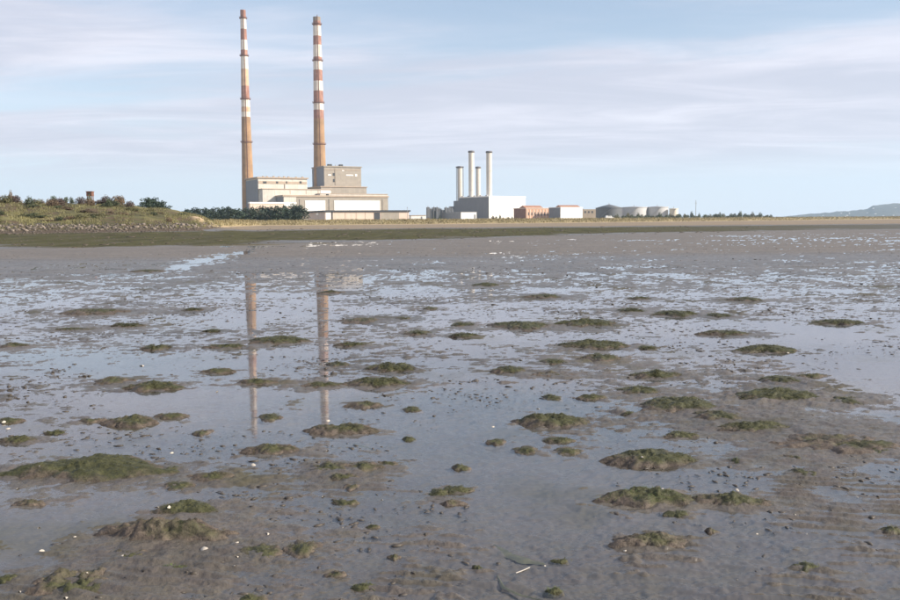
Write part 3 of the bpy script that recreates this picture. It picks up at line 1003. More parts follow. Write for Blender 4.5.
F3 = Frame(411, 850, 12)
e = building(F3, 'low_building', 'small white flat building just right of the black roof')
k = Block(F3, e, 'wall', M['white_wall'], 411, 426, 215.6, 0, None, 10)
k.cap(e, 'roof', M['tan_trim'], .4, .5)
k.rect(e, 'door', M['grey_clad_shade'], 421, 216.6, 422.3, 220, .2)


# ------------------------------------------------------------------ two tall chimneys
def tall_chimney(label, pxb, pxt, Y, bands, rings, w_top, w_bot, y_top, y_ref):
    x, _, _ = at(pxb, y_ref, Y)
    zb = 2.0

    def zof(py):
        d = ray(lerp(pxb, pxt, (y_ref - py) / (y_ref - y_top)), py)
        return EYE + d[2] * Y
    ztop = zof(y_top)
    zref = zof(y_ref)

    def rad(z):
        s = (z - zref) / (ztop - zref)
        w = lerp(w_bot, w_top, s ** 0.85 if s > 0 else s)
        return w / 2 * Y / FPX
    e = empty('tall_chimney', (x, Y, zb))
    tag(e, label, 'chimney', 'tall striped chimneys')
    prev = zb
    segs = []
    for y0, y1, kind in bands:          # from the top down
        segs.append((zof(y1) if y1 else zb, zof(y0), kind))
    nm = {'r': ('red_band', 'paint_red'), 'w': ('white_band', 'paint_white'), 't': ('tan_band', 'paint_tan'),
          'c': ('shaft', 'chimney_concrete'), 'g': ('cap', 'brown_wall')}
    for z0, z1, kind in segs:
        n = 6 if kind == 'c' else 2
        prof = [(rad(lerp(z0, z1, i / n)), lerp(z0, z1, i / n) - zb) for i in range(n + 1)]
        top_ = z1 == ztop
        mb = MB().lathe(prof, 40, cap=False)
        if top_:
            r = rad(z1)
            mb.lathe([(r, z1 - zb), (r * .8, z1 - zb), (r * .8, z1 - zb - 6)], 40, cap=False)
        mb.build(nm[kind][0], M[nm[kind][1]], e, True)
    for py in rings:
        z = zof(py)
        r = rad(z)
        ring = MB().lathe([(r * .98, z - zb - .9), (r + 1.25, z - zb - .35), (r + 1.25, z - zb), (r * .98, z - zb)], 40).build('platform', M['rust'], e)
        rl = MB()
        for hh in (.6, 1.2):
            rl.lathe([(r + 1.15, z - zb + hh), (r + 1.25, z - zb + hh), (r + 1.25, z - zb + hh + .12), (r + 1.15, z - zb + hh + .12)], 40, cap=False)
        for i in range(16):
            a_ = i * math.pi / 8
            rl.box((r + 1.2) * math.cos(a_) - .07, (r + 1.2) * math.cos(a_) + .07, (r + 1.2) * math.sin(a_) - .07, (r + 1.2) * math.sin(a_) + .07, z - zb, z - zb + 1.3)
        rl.build('railing', M['rust'], ring)
    lad = MB()
    for zz in np.arange(4, ztop - zb - 2, 6.0):
        r0 = rad(zb + zz) + .3
        r1 = rad(zb + zz + 6) + .3
        aa = math.radians(-75)
        lad.poly([(r0 * math.cos(aa) - .3, r0 * math.sin(aa), zz), (r0 * math.cos(aa) + .3, r0 * math.sin(aa), zz),
                  (r1 * math.cos(aa) + .3, r1 * math.sin(aa), zz + 6), (r1 * math.cos(aa) - .3, r1 * math.sin(aa), zz + 6),
                  (r0 * math.cos(aa) - .3, r0 * math.sin(aa) + .25, zz), (r0 * math.cos(aa) + .3, r0 * math.sin(aa) + .25, zz),
                  (r1 * math.cos(aa) + .3, r1 * math.sin(aa) + .25, zz + 6), (r1 * math.cos(aa) - .3, r1 * math.sin(aa) + .25, zz + 6)],
                 [(0, 1, 2, 3), (1, 5, 6, 2), (4, 0, 3, 7), (5, 4, 7, 6)])
    lad.build('ladder', M['rust'], e)


tall_chimney('taller-looking left chimney, red and white bands over brown concrete shaft', 247.6, 243.6, 965,
             [(10, 18, 'r'), (18, 29, 'w'), (29, 40, 'r'), (40, 50, 'w'), (50, 56, 'r'), (56, 69, 'w'), (69, 86, 't'), (86, 99, 'r'),
              (99, 107, 'w'), (107, 112, 't'), (112, 117, 'w'), (117, None, 'c')], (18, 55.6, 99, 142), 5.2, 11.2, 10, 178)
tall_chimney('right chimney with crisp red and white bands over brown concrete shaft', 319.8, 316.6, 990,
             [(17, 21, 'g'), (21, 26, 'r'), (26, 36, 'w'), (36, 45, 'r'), (45, 57, 'w'), (57, 61, 'r'), (61, 70, 'w'), (70, 81, 'r'),
              (81, 91, 'w'), (91, 103, 'r'), (103, 110, 'w'), (110, 119, 'r'), (119, None, 'c')], (24, 60.5, 102.6, 144), 7.2, 12.0, 17, 167)

# ------------------------------------------------------------------ white power block with four flues
F4 = Frame(489, 940, 38)
e = building(F4, 'power_block', 'big white cladded power block with dark grey shaded left side')
k = Block(F4, e, 'wall', M['white_wall'], 489, 525.5, 197.0, 0, 459)
k.cap(e, 'parapet', M['white_panel'], .3, .9)
MB().box(k.a0 - .4, k.a0 - .05, .3, k.b1, GZ, k.zt - .2).build('darker_side_sheet', M['grey_clad_shade'], e)  # shaded side of the white walls, painted as a dark grey sheet
for i in range(5):
    bq = lerp(6, k.b1 - 4, i / 4)
    MB().box(k.a0 + 2, k.a0 + 4, bq, bq + 2, k.zt + .9, k.zt + 2.2).build('roof_vent', M['steel'], e)
for q in (497, 505, 513, 520):
    k.rect(e, 'panel_joint', M['grey_clad_shade'], q, 198, q + .15, 218, .08)
bb = k.b1
MB().box(k.a0 - .5, k.a0 + 10, bb, bb + 9, GZ, k.zt - 3.0).build('rear_house', M['grey_clad_shade'], e)
MB().box(k.a0 - 3, k.a0 + 6, bb + 9, bb + 14, GZ, k.zt - 9).build('rear_house', M['steel'], e)


def flue(label, px, yt, Y, w, gantry=False):
    x, _, _ = at(px, 200, Y)
    zt = at(px, yt, Y)[2]
    r = w / 2 * Y / FPX
    e = empty('flue_stack', (x, Y, GZ))
    tag(e, label, 'flue stack', 'pale flue stacks of the white power block')
    h = zt - GZ
    MB().lathe([(r, 0), (r, h * .5), (r, h - 2.2)], 28, cap=False).build('shaft', M['stack'], e, True)
    MB().lathe([(r, h - 2.2), (r + .55, h - 2.0), (r + .55, h - .5), (r * .95, h), (r * .8, h), (r * .8, h - 3)], 28, cap=False).build('cap', M['stack_cap'], e, True)
    for f in (.45, .72):
        MB().lathe([(r, h * f - .3), (r + .3, h * f - .2), (r + .3, h * f + .2), (r, h * f + .3)], 28, cap=False).build('band', M['stack'], e, True)
    a_ = math.radians(-115)
    MB().box((r + .3) * math.cos(a_) - .3, (r + .3) * math.cos(a_) + .3, (r + .3) * math.sin(a_) - .3, (r + .3) * math.sin(a_) + .3, 2, h - 3).build('ladder', M['steel'], e)
    if gantry:
        for s in (-1, 1):
            MB().box(s * (r + .9) - .35, s * (r + .9) + .35, -1, 1, 0, h - 1).build('leg', M['steel'], e)
        MB().box(-r - 1.6, r + 1.6, -1.5, 1.5, h - 1.4, h - .4).build('gantry', M['stack_cap'], e)


flue('short pale flue stack, leftmost of the four', 460, 166.2, 1005, 5.0, True)
flue('tall pale flue stack, left one of the two tall', 471.5, 150.7, 990, 5.4)
flue('short slender flue stack between the two tall ones', 478.3, 166.5, 1020, 4.6)
flue('tall pale flue stack rising at the white front corner, rightmost', 489.2, 151.0, 965, 5.6)

# sheds left of the power block
F5 = Frame(461, 850, 30)
e = building(F5, 'shed', 'grey shed with white gable front before the power block')
k = Block(F5, e, 'wall', M['white_wall'], 461, 476.5, 212.3, 0, 441)
k.cap(e, 'roof', M['steel'], .3, .5)
MB().box(k.a0 - .3, k.a0 - .05, .3, k.b1, GZ, k.zt - .2).build('darker_side_sheet', M['steel'], e)
k.rect(e, 'door', M['grey_clad_shade'], 474, 214.5, 475.8, 219, .2)
F6 = Frame(430, 870, 20)
e = building(F6, 'transformer_yard', 'dark low plant and transformers left of the grey shed', 'plant yard')
for i in range(9):
    q = 428.5 + i * 3.0
    a, z = F6.front(q, random.uniform(207.0, 210.5), i % 3 * 3)
    bo = i % 3 * 3
    o = MB().box(a - 1.3, a + 1.3, bo, bo + 3, GZ, z).build('transformer', M['tank_dark'], e)
    MB().lathe([(.35, z), (.35, z + 1.2)], 8, a, bo + 1.5).build('bushing', M['steel'], o)

# brick building and the halls right of it
F7 = Frame(526, 860, 34)
e = building(F7, 'brick_building', 'orange brick building with columned front right of power block')
k = Block(F7, e, 'wall', M['brick'], 526, 550, 208.6, 0, 514)
MB().box(k.a0 - .3, k.a0 - .05, .3, k.b1, GZ, k.zt - .1).build('side_shade_sheet', M['brown_and_brick_shade'], e)  # same brick wall, its shade painted in with a darker sheet
for i in range(8):
    q = lerp(527, 549.3, i / 7)
    k.rect(e, 'pier', M['pale_pink'], q - .35, 209.4, q + .35, 219, .4)
for i in range(7):
    q = lerp(527, 549.3, (i + .5) / 7)
    k.rect(e, 'window', M['dark'], q - .5, 212.2, q + .5, 215.4, .15)
k.cap(e, 'cornice', M['pale_pink'], .5, .7)
MB().gable(k.a0 + 3, k.a1 - 5, 4, k.b1 - 4, k.zt + .7, k.zt + 3.2).build('roof', M['rust_roof'], e)
F8 = Frame(560.6, 850, 36)
e = building(F8, 'white_hall', 'white box hall with grey shaded left side near the brick building', 'building')
k = Block(F8, e, 'wall', M['white_wall'], 560.6, 582.5, 207.6, 0, 549)
k.cap(e, 'roof_edge', M['white_panel'], .3, .5)
MB().box(k.a0 - .3, k.a0 - .05, .3, k.b1, GZ, k.zt - .1).build('darker_side_sheet', M['grey_clad_shade'], e)  # grey sheet colours in the shade on the hall's left side
for q in (566, 571.5, 577):
    k.rect(e, 'panel_joint', M['grey_clad_shade'], q, 208, q + .15, 218, .08)
F9 = Frame(566, 930, 20)
e = building(F9, 'rusty_roof_hall', 'hall with rusty red pitched roof showing behind the white hall')
k = Block(F9, e, 'wall', M['brown_wall'], 564, 596, 209.2, 0, None, 26)
MB().gable(k.a0 - .4, k.a0 + (k.a1 - k.a0) * .6, -.5, 26.5, k.zt, k.zt + 4.6).build('roof', M['rust_roof'], e)
for q in (584.5, 588, 591.5):
    k.rect(e, 'window', M['dark'], q, 211, q + 1.6, 213, .2)


# ------------------------------------------------------------------ storage tanks
def tank(label, p0, p1, yt, Y, mat, peak=0.0, roof='steel'):
    px = (p0 + p1) / 2
    x, _, zt = at(px, yt, Y)
    r = (p1 - p0) / 2 * Y / FPX
    e = empty('storage_tank', (x, Y, GZ))
    tag(e, label, 'tank', 'storage tanks behind the shore')
    h = zt - GZ
    MB().lathe([(r, 0), (r, h * .33), (r, h * .66), (r, h)], 40, cap=False).build('shell', M[mat], e, True)
    MB().lathe([(r + .15, h), (r * .5, h + peak * .55), (.5, h + peak)], 40).build('roof', M[roof], e, True)
    MB().lathe([(r + .3, h - .5), (r + .4, h - .4), (r + .4, h + .05), (r + .1, h + .12)], 40, cap=False).build('rim', M[mat], e)
    st = MB()
    for i in range(14):
        a_ = math.radians(-150 + i * 5)
        z = h * (i + .5) / 14
        st.box((r + .6) * math.cos(a_) - .5, (r + .6) * math.cos(a_) + .5, (r + .6) * math.sin(a_) - .5, (r + .6) * math.sin(a_) + .5, z, z + .25)
    st.build('stair', M['steel'], e)
    MB().box(-.15, .15, -.15, .15, h + peak, h + peak + 1.5).build('vent_post', M['steel'], e)


tank('dark grey tank with low cone roof, leftmost of the tanks', 596, 622, 207.8, 880, 'tank_dark', 3.4, 'tank_dark')
tank('white-sided storage tank, middle of the tank row', 621, 647, 207.2, 900, 'tank_white', .9)
tank('white-sided storage tank, right end of the big tanks', 646.5, 668, 207.0, 900, 'tank_white', .9)
tank('small cream tank at the right end of the tank row', 669.5, 678, 208.6, 890, 'tank_cream', .5, 'tank_cream')

x, y, z = at(696, 200, 800)
e = empty('mast', (x, y, GZ))
tag(e, 'thin grey mast rising above the shrubs right of the tanks', 'mast')
MB().lathe([(.28, 0), (.2, z - GZ)], 8).build('pole', M['steel'], e)
MB().box(-1.0, 1.0, -.12, .12, z - GZ - 3, z - GZ - 2.7).build('cross_arm', M['steel'], e)
x, y, z = at(407.3, 206.8, 828)
e = empty('mast', (x, y, GZ))
tag(e, 'short thin pole at the right end of the black-roofed building', 'mast')
MB().lathe([(.22, 0), (.15, z - GZ)], 8).build('pole', M['steel'], e)
MB().box(-.8, .8, -.1, .1, z - GZ - 1, z - GZ - .8).build('cross_arm', M['steel'], e)

# small rust red tower on the left bank
x, y, z = at(90, 191.8, 178)
e = empty('lookout_tower', (x, y, land_z(x, y)))
tag(e, 'small rust red box tower standing among bushes on left bank', 'tower')
h = z - land_z(x, y)
MB().box(-.55, .55, -.55, .55, h - .85, h).build('cabin', M['rust'], e)
MB().box(-.65, .65, -.65, .65, h, h + .1).build('roof', M['brown_and_brick_shade'], e)
for sx in (-.42, .42):
    for sy in (-.42, .42):
        MB().box(sx - .07, sx + .07, sy - .07, sy + .07, -.3, h - .85).build('leg', M['brown_and_brick_shade'], e)
MB().box(-.25, .25, -.57, -.54, h - .6, h - .25).build('window', M['dark'], e)


# ------------------------------------------------------------------ vehicles (a few pixels each)
def car(label, px, Y, rz, van=False):
    x = ray(px, 219)[0] * Y
    e = empty('parked_car' if not van else 'white_van', (x, Y, land_z(x, Y)), rz)
    tag(e, label, 'van' if van else 'car', None if van else 'cars parked by the low building')
    L, W_, H_ = (5.2, 2.0, 2.3) if van else (4.2, 1.7, 1.45)
    hb_ = .75 if not van else 1.1
    prof = [(-L / 2, .3), (L / 2, .3), (L / 2, hb_), (L * .3, hb_ + .1), (L * .14, H_), (-L * .42, H_), (-L * .5, hb_ + .2)]
    n = len(prof)
    MB().poly([(a_, -W_ / 2, z) for a_, z in prof] + [(a_, W_ / 2, z) for a_, z in prof],
              [tuple(range(n)), tuple(range(2 * n - 1, n - 1, -1))] + [(i, i + n, (i + 1) % n + n, (i + 1) % n) for i in range(n)]).build('body', M['car_white'], e)
    for s in (-1, 1):
        MB().box(-L * .3, L * .12, s * W_ / 2 - .02 if s > 0 else -W_ / 2 - .02, s * W_ / 2 + .02 if s > 0 else -W_ / 2 + .02, H_ - .55, H_ - .15).build('side_window', M['glass'], e)
        for q in (-.3, .3):
            wv = MB()
            wv.lathe([(.32, -.1), (.32, .1)], 14)
            wo_ = wv.build('wheel', M['rubber'], e)
            wo_.rotation_euler = (math.pi / 2, 0, 0)
            wo_.location = (q * L, s * W_ / 2, .32)


car('white van on the dune track before the dark conical tank', 609.5, 560, .15, True)
car('white van on the grass verge before the pine row', 266.5, 420, .1, True)
for q, lb in ((388, 'white parked car, left of three by the pale low building'), (395, 'white parked car, middle of three by the pale low building'),
              (402, 'white parked car, right of three by the pale low building')):
    car(lb, q, 800, .3)
car('white parked car beside the dark left end of the low building', 308, 790, .2)


# ------------------------------------------------------------------ trees and bushes
def leaf_cloud(n, blobs, size, seed):
    r = np.random.default_rng(seed)
    bl = np.array(blobs)
    w = bl[:, 3] * bl[:, 4] * bl[:, 5]
    idx = r.choice(len(bl), n, p=w / w.sum())
    d = r.normal(size=(n, 3))
    d /= np.linalg.norm(d, axis=1)[:, None]
    rad = r.uniform(.45, 1.05, n) ** .6
    c = bl[idx, :3] + d * rad[:, None] * bl[idx, 3:6]
    t1 = r.normal(size=(n, 3))
    t1 /= np.linalg.norm(t1, axis=1)[:, None]
    t2 = np.cross(t1, d + r.normal(size=(n, 3)) * .5)
    t2 /= np.linalg.norm(t2, axis=1)[:, None] + 1e-6
    s = size * r.uniform(.6, 1.5, n)[:, None]
    v = np.stack([c - t1 * s, c + t2 * s * .55, c + t1 * s, c - t2 * s * .55], 1).reshape(-1, 3)
    f = np.arange(4 * n).reshape(-1, 4)
    return v, f


def limb_mesh(name, segs):
    mb = MB()
    for (a, b_, r0, r1) in segs:
        a = Vector(a)
        b_ = Vector(b_)
        d = (b_ - a).normalized()
        s = d.orthogonal().normalized()
        q = d.cross(s)
        pts = []
        for cpt, rr in ((a, r0), (b_, r1)):
            for i in range(7):
                an = 2 * math.pi * i / 7
                pts.append(tuple(cpt + (s * math.cos(an) + q * math.sin(an)) * rr))
        mb.poly(pts, [(i, (i + 1) % 7, 7 + (i + 1) % 7, 7 + i) for i in range(7)])
    me = bpy.data.meshes.new(name)
    me.from_pydata(mb.v, [], mb.f)
    me.update()
    return me


pine_c, pine_t = [], []
for sd in range(5):
    r = np.random.default_rng(40 + sd)
    H = 1.0
    blobs = []
    for i in range(24):
        z = .06 + .86 * (i + .5) / 24 + r.uniform(-.04, .04)
        ww = .42 * max(0, 1 - (abs(z - .36) / .66) ** 2.2) + .06
        an = r.uniform(0, 6.283)
        rr = r.uniform(0.2, .85) * ww
        blobs.append((rr * math.cos(an), rr * math.sin(an), z, ww * .55, ww * .55, .10 + .05 * r.random()))
    v, f = leaf_cloud(2300, blobs, .040, 60 + sd)
    me = mesh_np('crown', v, f, False)
    me.materials.append(M['pine'])
    pine_c.append(me)
    segs = [((0, 0, -.05), (.02, 0, .45), .022, .015), ((.02, 0, .45), (0, .01, .9), .015, .004)]
    for i in range(6):
        z = .25 + .1 * i
        an = r.uniform(0, 6.283)
        segs.append(((0.01, 0, z), (.24 * math.cos(an), .24 * math.sin(an), z + .1), .008, .003))
    me = limb_mesh('trunk', segs)
    me.materials.append(M['bark'])
    pine_t.append(me)


def pine(px, ytop, Y, wpx, label, i, group='pine trees in the dark row'):
    x = ray(px, 218)[0] * Y
    z0 = land_z(x, Y)
    h = at(px, ytop, Y)[2] - z0
    e = empty('pine_tree', (x, Y, z0), i * 1.7)
    tag(e, label, 'tree', group)
    s = wpx * Y / FPX / .8
    for nm, me in (('crown', pine_c[i % 5]), ('trunk', pine_t[i % 5])):
        c = link(nm, me, None, e)
        c.scale = (s, s, h)


NTH = ['', 'second', 'third', 'fourth', 'fifth', 'sixth', 'seventh', 'eighth', 'ninth']
for i, (px, yt, w) in enumerate([(186, 208.5, 13), (195, 207.0, 13), (204, 207.5, 14), (213, 207.6, 14), (222, 207.0, 14), (230, 206.2, 14),
                                 (238, 208.0, 14), (246, 207.5, 13), (254, 207.0, 13), (262, 205.6, 14), (270, 206.0, 13), (278, 205.5, 14),
                                 (286, 205.0, 14), (293, 203.6, 13), (300, 204.6, 13)]):
    lb = ('dark pine tree at the left end of the pine row' if i == 0 else 'dark pine tree at the right end of the pine row' if i == 14 else
          f'dark pine tree, {NTH[i]} from the left end of the pine row' if i < 8 else f'dark pine tree, {NTH[14 - i]} from the right end of the pine row')
    pine(px, yt, 400 + 14 * math.sin(i * 2.1), w * 1.05, lb, i)
for i, (px, yt, w, lb) in enumerate([(147, 197.2, 15, 'left round dark tree of the trio on the bank'),
                                     (154, 197.6, 15, 'middle round dark tree of the trio on the bank'),
                                     (162, 200.5, 13, 'right smaller round dark tree of the trio on the bank')]):
    pine(px, yt, 205 + 3 * i, w, lb, i + 2, 'round dark trees on the grassy bank')

bush_v = {}
for kind, mt in (('green', 'bush_green'), ('olive', 'bush_olive'), ('brown', 'bush_brown'), ('plum', 'bush_plum')):
    bush_v[kind] = []
    for sd in range(3):
        r = np.random.default_rng(sd + len(kind) * 11)
        blobs = []
        for i in range(8):
            an = r.uniform(0, 6.283)
            rr = r.uniform(0, .62)
            hh = r.uniform(.3, .5) * (1.15 - rr)
            blobs.append((rr * math.cos(an), rr * math.sin(an) * .8, hh, .34, .32, hh * 1.05))
        v, f = leaf_cloud(620, blobs, .06, 90 + sd)
        v[:, 2] = np.maximum(v[:, 2], -.1)
        me = mesh_np('foliage', v, f, False)
        me.materials.append(M[mt])
        segs = [((0, 0, -.15), (.1 * math.cos(q), .1 * math.sin(q), .5), .03, .01) for q in (0, 2.1, 4.2)]
        st = limb_mesh('stem', segs)
        st.materials.append(M['bark'])
        bush_v[kind].append((me, st))


def bush(px, Y, w, h, kind, label, group, i):
    """w, h in metres"""
    x = ray(px, 215)[0] * Y
    e = empty('bush', (x, Y, land_z(x, Y) - .05), i * 2.3)
    tag(e, label, 'bush', group)
    a, s = bush_v[kind][i % 3]
    for nm, me in (('foliage', a), ('stem', s)):
        c = link(nm, me, None, e)
        c.scale = (w / 1.8, w / 1.8, h)


bank_bushes = [
    (5, 172, 4.6, 2.1, 'olive', 'olive bush at the far left end of the bank top'),
    (14, 174, 4.2, 1.9, 'plum', 'plum brown bush second from left on the bank top'),
    (54, 178, 3.0, 2.5, 'green', 'tall rounded green bush standing up on the bank top'),
    (72, 180, 1.3, 2.0, 'green', 'narrow green sapling on the bank top left of red tower'),
    (90, 176, 2.4, 1.9, 'olive', 'olive bush under the red tower'),
    (121, 176, 3.4, 2.3, 'brown', 'tall brown bush at the right end of the bank top'),
]
i = 0
for (px, Y, w, h, kd, lb) in bank_bushes:
    bush(px, Y, w, h, kd, lb, 'bushes on the grassy bank', i)
    i += 1
gb = {'olive': 'olive bush in the thicket along the top of the left bank', 'brown': 'autumn brown bush in the thicket along the bank top',
      'plum': 'dull plum bush in the thicket along the bank top', 'green': 'dark green low bush in the thicket along the bank top'}
for q in np.arange(-24, 138, 3.6):
    if rng.random() < .4:
        continue
    kd = ['olive', 'brown', 'plum', 'brown', 'olive', 'green'][int(rng.integers(0, 6))]
    bush(q + rng.uniform(-2, 2), 168 + rng.uniform(0, 14), rng.uniform(2.0, 4.8), rng.uniform(.8, 2.3), kd, gb[kd], 'bushes on the grassy bank', i)
    i += 1
gs = {'olive': 'olive scrub bush on the slope of the left bank', 'brown': 'brown scrub bush on the slope of the left bank',
      'green': 'dark green scrub bush on the slope of the left bank'}
for q in range(30):
    px = rng.uniform(-15, 186)
    kd = ['olive', 'brown', 'green', 'green'][int(rng.integers(0, 4))]
    ys_, _ = shore(px)
    bush(px, float(ys_) + rng.uniform(9, 36), rng.uniform(1.8, 5.5), rng.uniform(.35, .9), kd, gs[kd], 'scrub on the bank slope', i)
    i += 1
for j, q in enumerate(np.arange(612, 772, 3.4)):
    kd = ['green', 'olive', 'green', 'green'][j % 4]
    bush(q + rng.uniform(-1.5, 1.5), 640 + rng.uniform(-20, 30), rng.uniform(4.5, 8.5), rng.uniform(2.4, 4.6) * float(np.interp(q, [612, 640, 750, 772], [.8, 1, 1, .6])), kd,
         {'green': 'dark green shrub in the line along the shore below the tanks', 'olive': 'olive shrub in the line along the shore below the tanks'}[kd],
         'shrubs along the shore', i)
    i += 1
for j, q in enumerate((428, 434, 440, 492.5, 496, 500, 503, 508, 512)):
    bush(q, 780 + (j % 3) * 8, rng.uniform(4, 6), rng.uniform(2.5, 4.5) if j > 2 else 3.0, 'green' if j % 3 else 'brown',
         'small shrub before the white power block' if j > 2 else 'dark shrub left of the grey shed', 'shrubs before the power block', i)
    i += 1


# tufts of grass, too many to count
def grass(name, label, n, fn, hgt, wid, mat, seed):
    r = np.random.default_rng(seed)
    P = fn(r, n)
    nb = 5
    P = np.repeat(P, nb, 0)
    n = len(P)
    P[:, :2] += r.normal(scale=wid * 2.5, size=(n, 2))
    an = r.uniform(0, 6.283, n)
    h = hgt * r.uniform(.5, 1.3, n)
    dx, dy = np.cos(an), np.sin(an)
    b0 = P - np.stack([dx * wid, dy * wid, np.full(n, .05)], 1)
    b1 = P + np.stack([dx * wid, dy * wid, np.full(n, -.05)], 1)
    tp = P + np.stack([-dy * h * .45, dx * h * .45, h], 1)
    v = np.stack([b0, b1, tp], 1).reshape(-1, 3)
    me = mesh_np(name, v, np.arange(3 * n).reshape(-1, 3), False)
    o = link(name, me, M[mat])
    tag(o, label, 'grass', None, 'stuff')


def dune_pts(r, n):
    u = r.uniform(216, 930, n)
    ys_, _ = shore(u)
    Y = ys_ + r.uniform(12, 75, n)
    return np.stack([Y * (u - 450) / FPX, Y, land_height(u, Y)], 1)


def bank_pts(r, n):
    u = r.uniform(-30, 222, n)
    ys_, _ = shore(u)
    Y = ys_ + r.uniform(6, 50, n)
    keep = fbm(u * .06 + 3, Y * .05, 3) > r.uniform(-.35, .25, n)
    u, Y = u[keep], Y[keep]
    return np.stack([Y * (u - 450) / FPX, Y, land_height(u, Y)], 1)


grass('dune_grass', 'pale dry dune grass along the shore below the buildings', 8000, dune_pts, .75, .10, 'grass_dry', 1)
grass('bank_grass', 'rough olive grass covering the slope of the left bank', 7500, bank_pts, .32, .05, 'grass_green', 2)

# ------------------------------------------------------------------ boulders at the foot of the bank
m, t, b = new_mat('pale stone')
co = N(t, 'ShaderNodeTexCoord').outputs['Object']
oi = N(t, 'ShaderNodeObjectInfo')
rn = noise(t, co, 2.5, 5)
c = mixc(t, ramp(t, rn, [(0.35, g(0)), (0.65, g(1))]), (0.15, 0.12, 0.095, 1), (0.33, 0.28, 0.235, 1))
c = mixc(t, 1.0, c, ramp(t, oi.outputs['Random'], [(0, g(.38)), (1, g(1.0))]), 'MULTIPLY')
t.links.new(c, b.inputs['Base Color'])
b.inputs['Roughness'].default_value = 0.9
bump(t, b, rn, .6, .1)
M['stone'] = m


def lump(nseg, nring, seed, jag=.25):
    r = np.random.default_rng(seed)
    vs, fs = [(0, 0, -1)], []
    for k in range(1, nring):
        ph = -math.pi / 2 + math.pi * k / nring
        for i in range(nseg):
            a_ = 2 * math.pi * (i + .5 * (k % 2)) / nseg
            s = 1 + r.uniform(-jag, jag)
            vs.append((s * math.cos(ph) * math.cos(a_), s * math.cos(ph) * math.sin(a_), s * math.sin(ph)))
    vs.append((0, 0, 1))
    top_ = len(vs) - 1
    for i in range(nseg):
        j = (i + 1) % nseg
        fs.append((0, 1 + j, 1 + i))
        for k in range(nring - 2):
            a_, b_ = 1 + k * nseg, 1 + (k + 1) * nseg
            fs.append((a_ + i, a_ + j, b_ + j))
            fs.append((a_ + i, b_ + j, b_ + i))
        e_ = 1 + (nring - 2) * nseg
        fs.append((e_ + i, e_ + j, top_))
    return np.array(vs), np.array(fs)


rock_me = []
for sd in range(6):
    v, f = lump(7, 4, sd, .28)
    me = mesh_np('boulder', v, f, False)
    me.materials.append(M['stone'])
    rock_me.append(me)
for q in range(170):
    u = -12 + 226 * (q + rng.uniform(-.4, .4)) / 170
    ys_, zs_ = shore(u)
    Y = float(ys_) + rng.uniform(1.5, 6.0)
    x = Y * (u - 450) / FPX
    o = link('boulder', rock_me[q % 6], None, None, (x, Y, land_z(x, Y) + .08))
    s = rng.uniform(.13, .32)
    o.scale = (s * rng.uniform(.9, 1.5), s, s * rng.uniform(.6, .95))
    o.rotation_euler = (rng.uniform(-.3, .3), rng.uniform(-.3, .3), rng.uniform(0, 6.28))
    third = 'left' if u < 70 else ('middle' if u < 145 else 'right')
    tag(o, f'pale boulder in the {third} stretch of the stone belt below the bank', 'boulder', f'boulders, {third} stretch of the stone belt')
vv, ff = [], []
nb = 0
r = np.random.default_rng(5)
for q in range(900):
    u = r.uniform(-15, 222)
    ys_, zs_ = shore(u)
    Y = float(ys_) + r.uniform(-2.0, 9)
    x = Y * (u - 450) / FPX
    z = land_z(x, Y) if Y > ys_ else float(zs_) - .05
    v, f = lump(5, 3, q % 40, .3)
    s = r.uniform(.07, .22)
    vv.append(v * s * np.array((1.3, 1, .7)) + np.array((x, Y, z)))
    ff.append(f + nb)
    nb += len(v)
o = link('shore_rubble', mesh_np('shore_rubble', np.vstack(vv), np.vstack(ff), False), M['stone'])
tag(o, 'small stone rubble between the boulders below the left bank', 'rubble', None, 'stuff')

vv, ff = [], []
nb = 0
r = np.random.default_rng(15)
nw = 900
uq = r.uniform(-20, 760, nw)
lo = np.interp(uq, [0, 220, 450, 760], [66, 72, 90, 130])
Yq = lo + (np.minimum(shore(uq)[0], 235) - lo) * r.uniform(0, 1, nw)
xq = Yq * (uq - 450) / FPX
zq = mud_height(xq, Yq, uq)
for q in range(nw):
    v, f = lump(6, 3, q % 40, .35)
    sc_ = min(r.lognormal(math.log(.035), .5), .12) * (1 + Yq[q] / 160)
    vv.append(v * sc_ * np.array((r.uniform(1.2, 3.2), 1, .5)) + np.array((xq[q], Yq[q], zq[q] + .005)))
    ff.append(f + nb)
    nb += len(v)
o = link('weed_wrack', mesh_np('weed_wrack', np.vstack(vv), np.vstack(ff)), M['mound'])
o.color = (.55, 0, 0, 1)
tag(o, 'scattered weed wrack and lumps on the green upper flat', 'wrack', None, 'stuff')

# ------------------------------------------------------------------ the mounds themselves
def rel_label(i):
    px, yt, yb, w, gn = MOUNDS[i][:5]
    best, bd = None, 1e9
    for j, mm in enumerate(MOUNDS):
        if mm[6] and j != i:
            d = math.hypot(px - mm[0], 2.2 * (yb - mm[2]))
            if d < bd:
                best, bd = j, d
    mm = MOUNDS[best]
    dx, dy = px - mm[0], 2.2 * (yb - mm[2])
    if abs(dx) > abs(dy):
        rel = 'left of' if dx < 0 else 'right of'
    else:
        rel = 'beyond' if dy < 0 else 'before'
    kind = 'small green clump' if gn > .7 else ('small weedy mound' if gn > .37 else 'small brown mound')
    return kind, rel, SHORT[best]


